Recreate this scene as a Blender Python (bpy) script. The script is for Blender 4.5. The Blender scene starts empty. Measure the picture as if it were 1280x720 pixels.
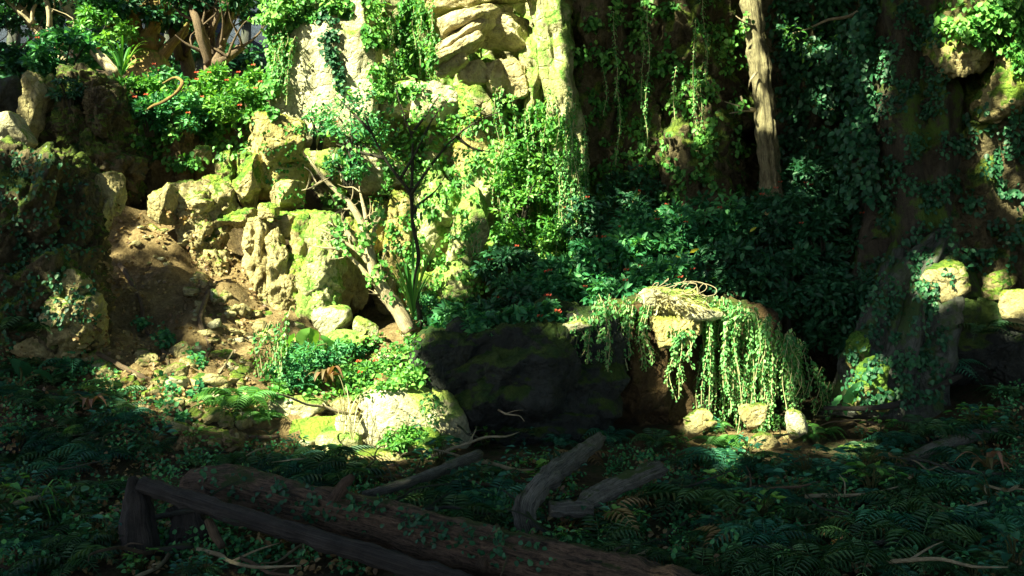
import bpy, bmesh, math, random
import numpy as np
from mathutils import Vector, Matrix, noise
from mathutils.bvhtree import BVHTree
R = math.radians
rng = np.random.default_rng(7); random.seed(7)
sc = bpy.context.scene
col = sc.collection
F = 1100.0; HZ = 330.0; CH = 1.8
def P(px, py, Y): return Vector(((px-640)/F*Y, Y, CH-(py-HZ)/F*Y))
def to_px(v): return (640+v[0]/v[1]*F, HZ+(CH-v[2])/v[1]*F)

# ------------------------------------------------------------------ tagging
def tag(o, label=None, cat=None, group=None, kind=None):
    if label: o['label'] = label
    if cat: o['category'] = cat
    if group: o['group'] = group
    if kind: o['kind'] = kind
    return o
def empty(name, loc=(0, 0, 0)):
    o = bpy.data.objects.new(name, None); col.objects.link(o); o.location = loc
    o.empty_display_size = .1
    return o

# ------------------------------------------------------------------ materials
def nt(name):
    m = bpy.data.materials.new(name); m.use_nodes = True
    n = m.node_tree.nodes; n.clear()
    return m, n, m.node_tree.links
def ramp(n, l, src, stops):
    r = n.new('ShaderNodeValToRGB'); e = r.color_ramp.elements
    while len(e) < len(stops): e.new(.5)
    for k, (p, c) in enumerate(stops): e[k].position = p; e[k].color = tuple(c)+(1,) if len(c) == 3 else c
    l.new(src, r.inputs[0]); return r.outputs[0]
def noi(n, l, vec, scale, detail=6, rough=.6, dist=0):
    t = n.new('ShaderNodeTexNoise'); t.inputs['Scale'].default_value = scale
    t.inputs['Detail'].default_value = detail; t.inputs['Roughness'].default_value = rough
    t.inputs['Distortion'].default_value = dist
    l.new(vec, t.inputs['Vector']); return t.outputs['Fac']
def mapping(n, l, vec, s):
    m = n.new('ShaderNodeMapping'); m.inputs['Scale'].default_value = s; l.new(vec, m.inputs['Vector']); return m.outputs[0]
def mth(n, l, op, a, b=None):
    m = n.new('ShaderNodeMath'); m.operation = op
    for k, v in enumerate((a, b)):
        if v is None: continue
        if isinstance(v, (int, float)): m.inputs[k].default_value = v
        else: l.new(v, m.inputs[k])
    return m.outputs[0]
def mixc(n, l, fac, a, b, mode='MIX'):
    m = n.new('ShaderNodeMixRGB'); m.blend_type = mode
    for k, v in enumerate((fac, a, b)):
        if isinstance(v, (int, float)): m.inputs[k].default_value = v
        elif isinstance(v, tuple): m.inputs[k].default_value = v+(1,)
        else: l.new(v, m.inputs[k])
    return m.outputs[0]
def rock_mat(name, c1, c2, stain, moss=.5, moss_a=(.05, .13, .015), moss_b=(.2, .26, .03), bump=1.0, streak=.5):
    m, n, l = nt(name)
    g = n.new('ShaderNodeNewGeometry'); pos = g.outputs['Position']
    base = ramp(n, l, noi(n, l, pos, 1.7, 8, .65, .4), [(.32, c2), (.5, c1), (.68, tuple(min(1, x*1.25) for x in c1))])
    st = ramp(n, l, noi(n, l, mapping(n, l, pos, (3, 3, .5)), 1.6, 8, .7), [(.42, (1, 1, 1)), (.62, (0, 0, 0))])
    base = mixc(n, l, mth(n, l, 'MULTIPLY', mth(n, l, 'SUBTRACT', 1.0, st), streak), base, stain)
    fine = ramp(n, l, noi(n, l, pos, 14, 9, .78), [(.36, (.38, .36, .32)), (.5, (.9, .9, .9)), (.65, (1.15, 1.15, 1.15))])
    base = mixc(n, l, .8, base, fine, 'MULTIPLY')
    sx = n.new('ShaderNodeSeparateXYZ'); l.new(g.outputs['Normal'], sx.inputs[0])
    mm = mth(n, l, 'ADD', mth(n, l, 'MULTIPLY', sx.outputs['Z'], .22), noi(n, l, pos, 1.3, 9, .72, .5))
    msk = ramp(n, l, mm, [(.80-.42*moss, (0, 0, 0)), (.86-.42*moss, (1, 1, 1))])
    mc = ramp(n, l, noi(n, l, pos, 5.5, 6, .7), [(.38, moss_a), (.62, moss_b)])
    mc = mixc(n, l, .6, mc, ramp(n, l, noi(n, l, pos, 60, 3, .6), [(.35, (.45, .45, .45)), (.65, (1.15, 1.15, 1.15))]), 'MULTIPLY')
    c = mixc(n, l, msk, base, mc)
    b = n.new('ShaderNodeBump'); b.inputs['Strength'].default_value = .9*min(1, bump); b.inputs['Distance'].default_value = .13*bump
    vo = n.new('ShaderNodeTexVoronoi'); vo.feature = 'DISTANCE_TO_EDGE'; vo.inputs['Scale'].default_value = 5.5
    wp = n.new('ShaderNodeMixRGB'); wp.inputs[0].default_value = .22; l.new(pos, wp.inputs[1])
    nz = n.new('ShaderNodeTexNoise'); nz.inputs['Scale'].default_value = 3; nz.inputs['Detail'].default_value = 5
    l.new(pos, nz.inputs['Vector']); l.new(nz.outputs['Color'], wp.inputs[2]); l.new(wp.outputs[0], vo.inputs['Vector'])
    cr = ramp(n, l, vo.outputs['Distance'], [(0, (0, 0, 0)), (.09, (1, 1, 1))])
    h = mth(n, l, 'ADD', noi(n, l, pos, 7, 10, .72), mth(n, l, 'MULTIPLY', cr, .22))
    h = mth(n, l, 'ADD', h, mth(n, l, 'MULTIPLY', noi(n, l, pos, 45, 5, .7), .3))
    pv = n.new('ShaderNodeTexVoronoi'); pv.inputs['Scale'].default_value = 17; l.new(wp.outputs[0], pv.inputs['Vector'])
    h = mth(n, l, 'ADD', h, mth(n, l, 'MULTIPLY', ramp(n, l, pv.outputs['Distance'], [(.1, (0, 0, 0)), (.45, (1, 1, 1))]), .16))
    l.new(h, b.inputs['Height'])
    p = n.new('ShaderNodeBsdfPrincipled'); l.new(c, p.inputs['Base Color']); l.new(b.outputs[0], p.inputs['Normal'])
    p.inputs['Roughness'].default_value = .85; p.inputs['Specular IOR Level'].default_value = .25
    o = n.new('ShaderNodeOutputMaterial'); l.new(p.outputs[0], o.inputs[0])
    return m
def leaf_mat(name, dark, mid, light, trans=.35, rough=.5, spec=.35):
    m, n, l = nt(name)
    a = n.new('ShaderNodeAttribute'); a.attribute_name = 'var'
    c = ramp(n, l, a.outputs['Fac'], [(0, dark), (.5, mid), (1, light)])
    p = n.new('ShaderNodeBsdfPrincipled'); l.new(c, p.inputs['Base Color'])
    p.inputs['Roughness'].default_value = rough; p.inputs['Specular IOR Level'].default_value = spec
    t = n.new('ShaderNodeBsdfTranslucent'); l.new(mixc(n, l, 1, c, (1.5, 1.3, .5), 'MULTIPLY'), t.inputs[0])
    x = n.new('ShaderNodeMixShader'); x.inputs[0].default_value = trans
    l.new(p.outputs[0], x.inputs[1]); l.new(t.outputs[0], x.inputs[2])
    o = n.new('ShaderNodeOutputMaterial'); l.new(x.outputs[0], o.inputs[0])
    return m
def bark_mat(name, c1, c2, moss=0., mossc=(.05, .1, .015), along=(6, 6, 1.2), bump=.03):
    m, n, l = nt(name)
    g = n.new('ShaderNodeNewGeometry'); pos = g.outputs['Position']
    tc = n.new('ShaderNodeAttribute'); tc.attribute_name = 'bark'
    v = mapping(n, l, tc.outputs['Vector'], along)
    f = mth(n, l, 'ADD', mth(n, l, 'MULTIPLY', noi(n, l, v, 6, 10, .75, 1.0), .65), mth(n, l, 'MULTIPLY', noi(n, l, pos, 7, 9, .8, .5), .35))
    c = ramp(n, l, f, [(.42, c2), (.54, c1), (.64, tuple(min(1, x*1.5) for x in c1))])
    if moss:
        sx = n.new('ShaderNodeSeparateXYZ'); l.new(g.outputs['Normal'], sx.inputs[0])
        mm = mth(n, l, 'ADD', mth(n, l, 'MULTIPLY', sx.outputs['Z'], .2), noi(n, l, pos, 2.2, 8, .7))
        c = mixc(n, l, ramp(n, l, mm, [(.85-.45*moss, (0, 0, 0)), (.92-.45*moss, (1, 1, 1))]), c, mossc)
    b = n.new('ShaderNodeBump'); b.inputs['Strength'].default_value = 1; b.inputs['Distance'].default_value = bump
    h = mth(n, l, 'ADD', f, mth(n, l, 'MULTIPLY', noi(n, l, pos, 40, 4, .7), .25)); l.new(h, b.inputs['Height'])
    p = n.new('ShaderNodeBsdfPrincipled'); l.new(c, p.inputs['Base Color']); l.new(b.outputs[0], p.inputs['Normal'])
    p.inputs['Roughness'].default_value = .8; p.inputs['Specular IOR Level'].default_value = .25
    o = n.new('ShaderNodeOutputMaterial'); l.new(p.outputs[0], o.inputs[0])
    return m
M = {}
M['tan'] = rock_mat('tan_rock', (.50, .43, .22), (.30, .24, .10), (.11, .08, .035), .42)
M['pale'] = rock_mat('pale_rock', (.62, .59, .39), (.44, .41, .24), (.20, .17, .10), .44, moss_a=(.12, .24, .04), moss_b=(.36, .42, .10), streak=.55)
M['mossy'] = rock_mat('mossy_rock', (.48, .40, .20), (.28, .22, .10), (.12, .10, .04), .74, moss_a=(.06, .17, .02), moss_b=(.27, .38, .05))
M['greenpale'] = rock_mat('algae_rock', (.56, .54, .30), (.38, .36, .16), (.16, .17, .06), .76, moss_a=(.13, .30, .05), moss_b=(.36, .48, .12))
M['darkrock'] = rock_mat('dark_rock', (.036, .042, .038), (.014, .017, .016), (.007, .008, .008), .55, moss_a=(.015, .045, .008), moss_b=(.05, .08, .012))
M['shademoss'] = rock_mat('shaded_mossy_rock', (.13, .105, .055), (.035, .028, .015), (.015, .012, .007), .66, moss_a=(.012, .045, .01), moss_b=(.16, .22, .03))  # rock and moss colours darkened to carry the shade on these walls
M['hollow'] = rock_mat('shadow_brown_rock', (.10, .06, .025), (.045, .03, .015), (.02, .015, .01), .3, moss_a=(.02, .05, .008), moss_b=(.08, .1, .015))  # brown rock darkened in its colour to give the undercut its shadow
M['brown'] = rock_mat('brown_rock', (.26, .19, .09), (.11, .075, .035), (.05, .035, .017), .35, moss_a=(.04, .09, .01), moss_b=(.18, .2, .02))
M['cliff'] = rock_mat('cliff_rock', (.52, .48, .28), (.30, .26, .12), (.13, .11, .05), .80, moss_a=(.07, .2, .025), moss_b=(.34, .46, .09))
M['shale'] = rock_mat('layered_rock', (.62, .54, .32), (.42, .33, .16), (.2, .14, .06), .32, moss_a=(.1, .2, .02), moss_b=(.34, .38, .07))
M['yellow'] = rock_mat('yellow_moss_rock', (.5, .42, .18), (.28, .22, .08), (.13, .10, .03), .55, moss_a=(.10, .15, .02), moss_b=(.38, .38, .07))
M['lime'] = rock_mat('lime_moss_rock', (.3, .26, .1), (.15, .13, .05), (.08, .07, .03), 1.0, moss_a=(.04, .14, .015), moss_b=(.18, .30, .04))
M['ground'] = rock_mat('soil', (.20, .145, .075), (.10, .07, .035), (.05, .035, .018), .40, moss_a=(.02, .05, .01), moss_b=(.07, .10, .015), bump=1.2, streak=.3)
M['dirt'] = rock_mat('tan_soil', (.46, .34, .17), (.28, .19, .085), (.14, .09, .04), .2, bump=1.4, streak=.5)
M['far'] = rock_mat('hazy_far_rock', (.04, .055, .09), (.03, .042, .07), (.022, .03, .05), .1, moss_a=(.04, .06, .06), moss_b=(.05, .08, .07))  # distance haze painted in: blue-grey colour stands in for hazy air
M['bark'] = bark_mat('brown_bark', (.16, .11, .07), (.05, .035, .025), .3)
M['log'] = bark_mat('log_bark', (.17, .11, .075), (.028, .019, .014), .36, (.035, .06, .012), (4, 4, 1.1), .09)
M['darklog'] = bark_mat('wet_dark_bark', (.05, .042, .038), (.013, .012, .011), .2, (.02, .04, .01), (3, 3, .4), .04)
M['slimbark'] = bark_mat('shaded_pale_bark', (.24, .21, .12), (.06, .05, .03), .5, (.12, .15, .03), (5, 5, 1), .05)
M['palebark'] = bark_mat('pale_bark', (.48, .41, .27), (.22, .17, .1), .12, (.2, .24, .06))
M['greybark'] = bark_mat('grey_bark', (.075, .08, .07), (.02, .021, .018), .6, (.04, .07, .02), bump=.04)
M['driftbark'] = bark_mat('weathered_wood', (.19, .18, .155), (.04, .038, .034), .35, (.05, .08, .02), bump=.04)
M['mossbark'] = bark_mat('mossy_bark', (.05, .042, .028), (.02, .016, .012), .74, (.05, .09, .012), (4, 4, .6), .06)
M['goldbark'] = bark_mat('gold_moss_bark', (.26, .17, .06), (.09, .06, .025), .6, (.12, .16, .02))
M['stem'] = bark_mat('green_stem', (.12, .13, .04), (.05, .06, .02))
M['twig'] = bark_mat('dark_twig', (.05, .045, .03), (.02, .02, .015))
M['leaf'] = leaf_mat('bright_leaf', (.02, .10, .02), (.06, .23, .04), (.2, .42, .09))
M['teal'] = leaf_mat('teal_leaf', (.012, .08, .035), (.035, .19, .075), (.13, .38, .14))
M['shade'] = leaf_mat('shade_green_leaf', (.008, .045, .022), (.018, .09, .042), (.04, .15, .06), .25)  # darker leaf copy, shade put into the colour for foliage in dark areas
M['fern'] = leaf_mat('fern_leaf', (.007, .055, .036), (.018, .12, .078), (.06, .23, .145), .3)
M['fernb'] = leaf_mat('green_fern_leaf', (.012, .05, .018), (.03, .10, .04), (.09, .19, .07), .3)
M['fernlit'] = leaf_mat('light_fern_leaf', (.03, .12, .03), (.06, .2, .05), (.13, .32, .08), .35)
M['vine'] = leaf_mat('vine_leaf', (.04, .17, .05), (.1, .30, .09), (.25, .46, .17), .35)
M['dry'] = leaf_mat('dry_leaf', (.09, .05, .025), (.18, .115, .05), (.3, .22, .1), .2)
M['straw'] = leaf_mat('straw', (.26, .25, .12), (.46, .43, .25), (.62, .6, .4), .3)
M['red'] = leaf_mat('red_petal', (.3, .03, .02), (.42, .06, .03), (.5, .12, .05), .3)
M['yleaf'] = leaf_mat('yellow_leaf', (.35, .3, .02), (.5, .45, .03), (.65, .6, .08), .4)
M['pink'] = leaf_mat('reddish_strap_leaf', (.05, .08, .03), (.16, .10, .05), (.26, .13, .09), .3)

# ------------------------------------------------------------------ mesh helpers
def link_mesh(name, V, Fc, mat, parent=None, smooth=True, var=None, bark=None, mesh_only=False):
    me = bpy.data.meshes.new(name)
    V = np.asarray(V, dtype=np.float32)
    if isinstance(Fc, np.ndarray):
        k = Fc.shape[1]; nf = len(Fc)
        me.vertices.add(len(V)); me.vertices.foreach_set('co', V.ravel())
        me.loops.add(nf*k); me.loops.foreach_set('vertex_index', Fc.astype(np.int32).ravel())
        me.polygons.add(nf); me.polygons.foreach_set('loop_start', np.arange(0, nf*k, k, dtype=np.int32))
        me.update(calc_edges=True)
    else:
        me.from_pydata([tuple(map(float, v)) for v in V], [], Fc)
    if smooth: me.polygons.foreach_set('use_smooth', np.ones(len(me.polygons), dtype=bool))
    if var is not None:
        a = me.attributes.new('var', 'FLOAT', 'POINT'); a.data.foreach_set('value', np.asarray(var, dtype=np.float32))
    if bark is not None:
        a = me.attributes.new('bark', 'FLOAT_VECTOR', 'POINT'); a.data.foreach_set('vector', np.asarray(bark, dtype=np.float32).ravel())
    me.materials.append(mat); me.update()
    if mesh_only: return me
    o = bpy.data.objects.new(name, me); col.objects.link(o)
    if parent is not None: o.parent = parent
    return o
def nrm(a): return a/np.maximum(np.linalg.norm(a, axis=-1, keepdims=True), 1e-9)
TPL = np.array([[0, 0, 0], [.5, .28, .10], [.42, .66, .08], [0, 1, -.10], [-.42, .66, .08], [-.5, .28, .10]])
def leaf_arrays(pos, tip, nor, size, wr=.6, var=None):
    pos = np.asarray(pos, float).reshape(-1, 3); N = len(pos)
    t = nrm(np.asarray(tip, float).reshape(-1, 3)+1e-6); s = nrm(np.cross(t, np.asarray(nor, float).reshape(-1, 3)+1e-4)); n = np.cross(s, t)
    size = np.broadcast_to(np.asarray(size, float), (N,)); wr = np.broadcast_to(np.asarray(wr, float), (N,))
    T = TPL[None]
    V = pos[:, None]+size[:, None, None]*(T[..., 0:1]*wr[:, None, None]*s[:, None]+T[..., 1:2]*t[:, None]+T[..., 2:3]*n[:, None])
    b = (np.arange(N)*6)[:, None]
    Fc = np.concatenate([b+np.array([[0, 1, 2, 3]]), b+np.array([[3, 4, 5, 0]])], 1).reshape(-1, 4)
    if var is None: var = rng.random(N)
    return V.reshape(-1, 3), Fc, np.repeat(var, 6)
def leaves(name, mat, pos, tip, nor, size, wr=.6, var=None, parent=None, mesh_only=False):
    V, Fc, v = leaf_arrays(pos, tip, nor, size, wr, var)
    return link_mesh(name, V, Fc, mat, parent, False, v, mesh_only=mesh_only)
class MB:
    def __init__(s): s.V = []; s.F = []; s.B = []; s.n = 0
    def add(s, V, Fc, B=None):
        s.V.append(np.asarray(V, float)); s.F += [tuple(i+s.n for i in f) for f in Fc]
        s.B.append(np.asarray(B, float) if B is not None else np.asarray(V, float)); s.n += len(V)
    def tube(s, pts, rad, seg=8, wob=0, flute=0, seed=0, sub=1, cap=True, fl_n=3.0):
        pts = [Vector(p) for p in pts]
        if sub > 1 and len(pts) > 1:   # catmull-rom
            q = [pts[0]*2-pts[1]]+pts+[pts[-1]*2-pts[-2]]; rr = [rad[0]]+list(rad)+[rad[-1]]; a = []; ra = []
            for i in range(1, len(q)-2):
                for k in range(sub):
                    t = k/sub; t2 = t*t; t3 = t2*t
                    a.append(.5*((2*q[i])+(q[i+1]-q[i-1])*t+(2*q[i-1]-5*q[i]+4*q[i+1]-q[i+2])*t2+(3*q[i]-q[i-1]-3*q[i+1]+q[i+2])*t3))
                    ra.append(rr[i]*(1-t)+rr[i+1]*t)
            a.append(pts[-1]); ra.append(rad[-1]); pts, rad = a, ra
        V = []; B = []; L = 0; u = None
        for i, p in enumerate(pts):
            t = (pts[min(i+1, len(pts)-1)]-pts[max(i-1, 0)]).normalized()
            if u is None: u = t.orthogonal().normalized()
            u = (u-t*u.dot(t)).normalized(); w = t.cross(u)
            if i: L += (p-pts[i-1]).length
            for k in range(seg):
                a = 2*math.pi*k/seg; d = u*math.cos(a)+w*math.sin(a); r = rad[i]
                if wob: r *= 1+wob*noise.fractal(Vector((p+d*r*1.2))*(.6/max(.05, rad[i]))+Vector((seed, 0, 0)), .8, 2, 4)
                if flute: r *= 1+flute*noise.noise(Vector((math.cos(a)*fl_n, math.sin(a)*fl_n, L*.35+seed)))
                V.append(p+d*r); B.append((math.cos(a)*.35, math.sin(a)*.35, L))
        Fc = [(i*seg+k, i*seg+(k+1) % seg, (i+1)*seg+(k+1) % seg, (i+1)*seg+k) for i in range(len(pts)-1) for k in range(seg)]
        if cap: Fc += [tuple(range(seg-1, -1, -1)), tuple((len(pts)-1)*seg+k for k in range(seg))]
        s.add([tuple(v) for v in V], Fc, B)
    def build(s, name, mat, parent=None, smooth=True, mesh_only=False):
        V = np.concatenate(s.V); return link_mesh(name, V, s.F, mat, parent, smooth, bark=np.concatenate(s.B), mesh_only=mesh_only)
SPH = {}
def sphere(sub):
    if sub not in SPH:
        bm = bmesh.new(); bmesh.ops.create_icosphere(bm, subdivisions=sub, radius=1)
        SPH[sub] = (np.array([v.co[:] for v in bm.verts]), [tuple(v.index for v in f.verts) for f in bm.faces]); bm.free()
    return SPH[sub]
def blob(mb, c, r, seed, rot=(0, 0, 0), sub=4, box=.3, amp=.16, cuts=7, flute=0., strata=0., f=1.0):
    U, Fc = sphere(sub); rr = random.Random(seed)
    p = 2+box*8
    V = U/(np.sum(np.abs(U)**p, 1)[:, None])**(1/p)
    for k in range(cuts):
        n = np.array([rr.gauss(0, 1), rr.gauss(0, 1), rr.gauss(0, .8)]); n /= np.linalg.norm(n)
        d = rr.uniform(.62, .9); e = V@n-d
        V = V-np.where(e > 0, e*.93, 0)[:, None]*n
    V = V*np.array(r)
    m = np.array(Matrix.Rotation(R(rot[2]), 3, 'Z')@Matrix.Rotation(R(rot[1]), 3, 'Y')@Matrix.Rotation(R(rot[0]), 3, 'X'))
    V = V@m.T; D = nrm(U@m.T); rm = float(min(r[0], r[1], r[2]))*.5+.5*float(np.mean(r))
    o = Vector((seed*3.17 % 50, seed*1.31 % 50, seed*7.7 % 50)); out = np.empty_like(V); C = np.array(c)
    big = 1.1/rm*f
    for i in range(len(V)):
        q = Vector(V[i]); w = q+o
        n = noise.fractal(w*big, .75, 2.1, 5)*1.0
        n += .55*(noise.voronoi(w*big*1.5)[0][1]-noise.voronoi(w*big*1.5)[0][0]-.35)
        n += .22*noise.fractal(w*big*5, .5, 2, 4)
        v2 = noise.voronoi(w*big*4.2)[0]; n += .30*min(.3, v2[1]-v2[0])
        if sub > 4: n += .10*noise.ridged_multi_fractal(w*big*7, .9, 2.1, 3, 1, 2)-.1
        h = amp*rm*n
        if flute: h += flute*rm*(noise.ridged_multi_fractal(Vector((w.x*2.4, w.y*2.4, w.z*.5))/rm**.5, .8, 2, 4, 1, 2)-1.0)*.5
        if strata: h += strata*rm*(abs(((w.z*1.0+.35*noise.noise(w*1.2))*4.2/rm**.6) % 2-1)-.5)
        out[i] = V[i]+D[i]*h
    mb.add(out+C, Fc)
nrock = [0]
def rock(name, label, cat, blobs, mat, group=None, sub=5, **kw):
    """blobs: (px, py, w, h, Y[, depth_factor[, rotdeg]])"""
    mb = MB()
    for b in blobs:
        px, py, w, h, Y = b[:5]; df = b[5] if len(b) > 5 else .8; ry = b[6] if len(b) > 6 else 0
        nrock[0] += 1; s = Y/F
        blob(mb, P(px, py, Y), (w*s/2*1.06, (w+h)/2*s/2*df, h*s/2*1.06), 11+nrock[0]*13, (0, ry, 0), sub, **kw)
    V = np.concatenate(mb.V); b0 = P(blobs[0][0], blobs[0][1], blobs[0][4]); b0.z = float(V[:, 2].min())
    mb.V = [V-np.array(b0)]
    o = mb.build(name, M[mat]); o.location = b0
    tag(o, label, cat, group); return o

# ------------------------------------------------------------------ ground
CP = [(0,760,4.7),(640,765,4.7),(1280,760,4.7),(300,740,4.9),(960,745,4.9),
 (0,720,5),(640,722,5.1),(1280,718,5),(320,722,5.1),(960,722,5.1),(-200,650,6),(1500,650,6),
 (0,600,7.2),(160,600,7.2),(320,602,7.2),(480,604,7.3),(640,604,7.3),(820,604,7.3),(1000,600,7.3),(1140,596,7.2),(1280,585,7.2),
 (40,500,9),(110,505,8.8),(180,510,8.7),(260,515,8.6),(330,560,8.2),(450,578,8),(370,520,9),(430,520,9.1),(500,520,9.2),(480,480,10),(420,460,10.4),(380,470,10.2),(500,430,11.2),(440,420,11.6),(520,400,12),
 (200,450,9.7),(150,420,10),(270,450,9.7),(310,470,9.6),(250,400,10.5),(320,430,10.3),(335,395,11.2),(150,370,10.7),(200,335,11.2),(280,360,11.2),(200,285,12),(160,260,12.3),(300,330,12),(240,250,13),
 (60,440,9.6),(0,430,9.6),(0,330,11),(-100,300,11),(150,165,14),(50,125,15),(250,135,14.5),(100,95,18),(-150,110,17),(300,100,17),
 (560,565,8.3),(650,562,8.6),(750,560,8.7),(850,552,8.8),(930,550,8.9),(1000,545,9),(1100,525,9.3),(1200,505,9.2),(1280,485,9.2),(1400,460,9.5),
 (600,440,11.2),(700,370,12),(800,345,12.5),(900,330,13),(1000,280,14),(1100,300,13.5),(1200,320,12.5),(1300,330,12),(620,350,13.5),(560,360,13)]
cpt = [P(*c) for c in CP]+[Vector((-9,30,6.6)),Vector((-3,30,6.6)),Vector((-20,25,7)),Vector((-14,14,4)),Vector((14,14,3)),Vector((5,22,4)),Vector((12,25,5)),Vector((0,40,8)),Vector((-8,6,.3)),Vector((8,6,.3)),Vector((0,0,0)),Vector((-6,0,0)),Vector((6,0,0)),Vector((0,-10,0)),Vector((3,3,0)),Vector((-3,3,0))]
CX = np.array([[p.x, p.y] for p in cpt]); CZ = np.array([p.z for p in cpt])
def gh(x, y):
    x = np.atleast_1d(x).astype(float); y = np.atleast_1d(y).astype(float)
    d2 = (x[:, None]-CX[None, :, 0])**2+(y[:, None]-CX[None, :, 1])**2
    w = 1/(d2+.06)**2.2
    return (w@CZ)/w.sum(1)
def nonuni(a, b, fine, lo, hi):
    c = list(np.arange(a, b, fine)); st = fine; x = a
    L = []
    while x > lo: st *= 1.35; x -= st; L.append(x)
    st = fine; x = c[-1]; H = []
    while x < hi: st *= 1.35; x += st; H.append(x)
    return np.array(L[::-1]+c+H)
xs = nonuni(-8, 8, .06, -180, 180); ys = nonuni(4, 14.5, .06, -150, 260)
GX, GY = np.meshgrid(xs, ys); gx = GX.ravel(); gy = GY.ravel()
gz = np.concatenate([gh(gx[i:i+20000], gy[i:i+20000]) for i in range(0, len(gx), 20000)])
for i in range(len(gx)):
    if abs(gx[i]) < 12 and 2 < gy[i] < 30:
        v = Vector((gx[i], gy[i], 0))
        dirt = 1.0 if gx[i] < -1.9 and gy[i] > 8.2 else .55
        gz[i] += dirt*(.10*(noise.ridged_multi_fractal(v*1.6, .9, 2, 5, 1, 2)-1)*(dirt > .9)+.10*noise.fractal(v*1.1, .8, 2, 4)+.05*noise.fractal(v*4.5, .6, 2, 4)+.05*(noise.voronoi(v*3.2)[0][1]-noise.voronoi(v*3.2)[0][0]-.3))
nx, ny = len(xs), len(ys)
ii = (np.arange(ny-1)[:, None]*nx+np.arange(nx-1)[None]).ravel()
gF = np.stack([ii, ii+1, ii+1+nx, ii+nx], 1)
# soil shader: dark litter, tan dirt on the left slope and in the gully (where the soil itself is tan)
ground = link_mesh('ground', np.stack([gx, gy, gz], 1), gF, M['ground'])
dv = np.zeros(len(gx))
for (px, py, Y, rad) in [(200,400,10.6,1.3),(280,450,9.8,1.0),(200,480,9.3,.9),(300,380,11.2,1.0),(200,300,11.8,1.3),(450,520,9.2,1.3),(450,430,11.2,1.4),(930,550,8.9,.7)]:
    p = P(px, py, Y); d = np.hypot(gx-p.x, gy-p.y); dv = np.maximum(dv, np.clip(1.4-d/rad, 0, 1))
a = ground.data.attributes.new('tan', 'FLOAT', 'POINT'); a.data.foreach_set('value', dv.astype(np.float32))
tag(ground, kind='structure')
def blend_ground():
    m, n, l = nt('forest_soil')
    g = n.new('ShaderNodeNewGeometry'); pos = g.outputs['Position']
    at = n.new('ShaderNodeAttribute'); at.attribute_name = 'tan'
    a = ramp(n, l, noi(n, l, pos, 2.5, 9, .7), [(.3, (.045, .033, .02)), (.5, (.10, .07, .04)), (.62, (.03, .055, .014)), (.75, (.15, .11, .06))])
    b = ramp(n, l, noi(n, l, pos, 6, 10, .8, .3), [(.3, (.10, .065, .03)), (.48, (.27, .19, .09)), (.6, (.38, .28, .14)), (.75, (.5, .4, .22))])
    f = mth(n, l, 'ADD', at.outputs['Fac'], mth(n, l, 'MULTIPLY', mth(n, l, 'SUBTRACT', noi(n, l, pos, 4, 6, .7), .5), 1.0))
    c = mixc(n, l, ramp(n, l, f, [(.35, (0, 0, 0)), (.6, (1, 1, 1))]), a, b)
    c = mixc(n, l, .7, c, ramp(n, l, noi(n, l, pos, 40, 5, .7), [(.35, (.5, .5, .5)), (.6, (1.1, 1.1, 1.1))]), 'MULTIPLY')
    bm_ = n.new('ShaderNodeBump'); bm_.inputs['Strength'].default_value = 1; bm_.inputs['Distance'].default_value = .16
    h = mth(n, l, 'ADD', noi(n, l, pos, 9, 9, .75), mth(n, l, 'MULTIPLY', noi(n, l, pos, 50, 5, .7), .25)); l.new(h, bm_.inputs['Height'])
    p = n.new('ShaderNodeBsdfPrincipled'); l.new(c, p.inputs['Base Color']); l.new(bm_.outputs[0], p.inputs['Normal']); p.inputs['Roughness'].default_value = .9
    p.inputs['Specular IOR Level'].default_value = .2
    o = n.new('ShaderNodeOutputMaterial'); l.new(p.outputs[0], o.inputs[0]); return m
ground.data.materials[0] = blend_ground()

# ------------------------------------------------------------------ cliffs
def wall(name, path, z0, z1, seed, mat, amp=.7, step=.07, lean=.08, flute=.5, f=.5, label=None):
    path = [Vector((a, b, 0)) for a, b in path]; pts = []
    for i in range(len(path)-1):
        n = max(1, int((path[i+1]-path[i]).length/step))
        pts += [path[i].lerp(path[i+1], k/n) for k in range(n)]
    pts.append(path[-1])
    for _ in range(14): pts = [pts[0]]+[(pts[i-1]+pts[i]*2+pts[i+1])/4 for i in range(1, len(pts)-1)]+[pts[-1]]
    nz = int((z1-z0)/step); V = []
    for i, p in enumerate(pts):
        t = (pts[min(i+1, len(pts)-1)]-pts[max(i-1, 0)]).normalized(); n = Vector((t.y, -t.x, 0))
        for k in range(nz+1):
            z = z0+(z1-z0)*k/nz; w = Vector((p.x+seed, p.y, z))
            h = amp*noise.fractal(w*f, .8, 2.1, 6)+amp*.6*(noise.voronoi(w*f*1.7)[0][1]-noise.voronoi(w*f*1.7)[0][0]-.3)
            h += flute*.5*(noise.ridged_multi_fractal(Vector((w.x*1.5, w.y*1.5, z*.28)), .8, 2, 4, 1, 2)-1)
            h += .10*noise.fractal(w*4, .5, 2, 3)
            q = Vector((p.x, p.y, z))+n*h-n*(z-z0)*lean
            V.append(q[:])
    m = nz+1; a = (np.arange(len(pts)-1)[:, None]*m+np.arange(nz)[None]).ravel()
    o = link_mesh(name, np.array(V), np.stack([a, a+m, a+m+1, a+1], 1), M[mat])
    tag(o, label, kind='structure'); return o
wall('cliff', [(-3.6, 24), (-4.1, 18), (-4.25, 15.6), (-3.2, 14.4), (-1.6, 13.9), (0, 13.7), (1.6, 13.7), (2.6, 14.1), (4.2, 14.4), (6, 14.1), (8, 12.6), (9.5, 10), (11, 6)], -.3, 9, 0, 'cliff', amp=.55)
wall('far_cliff', [(-60, 52), (-25, 44), (0, 42), (20, 44), (50, 50)], 3, 32, 31, 'far', amp=4, step=.9, f=.12, flute=1.5)

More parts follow.
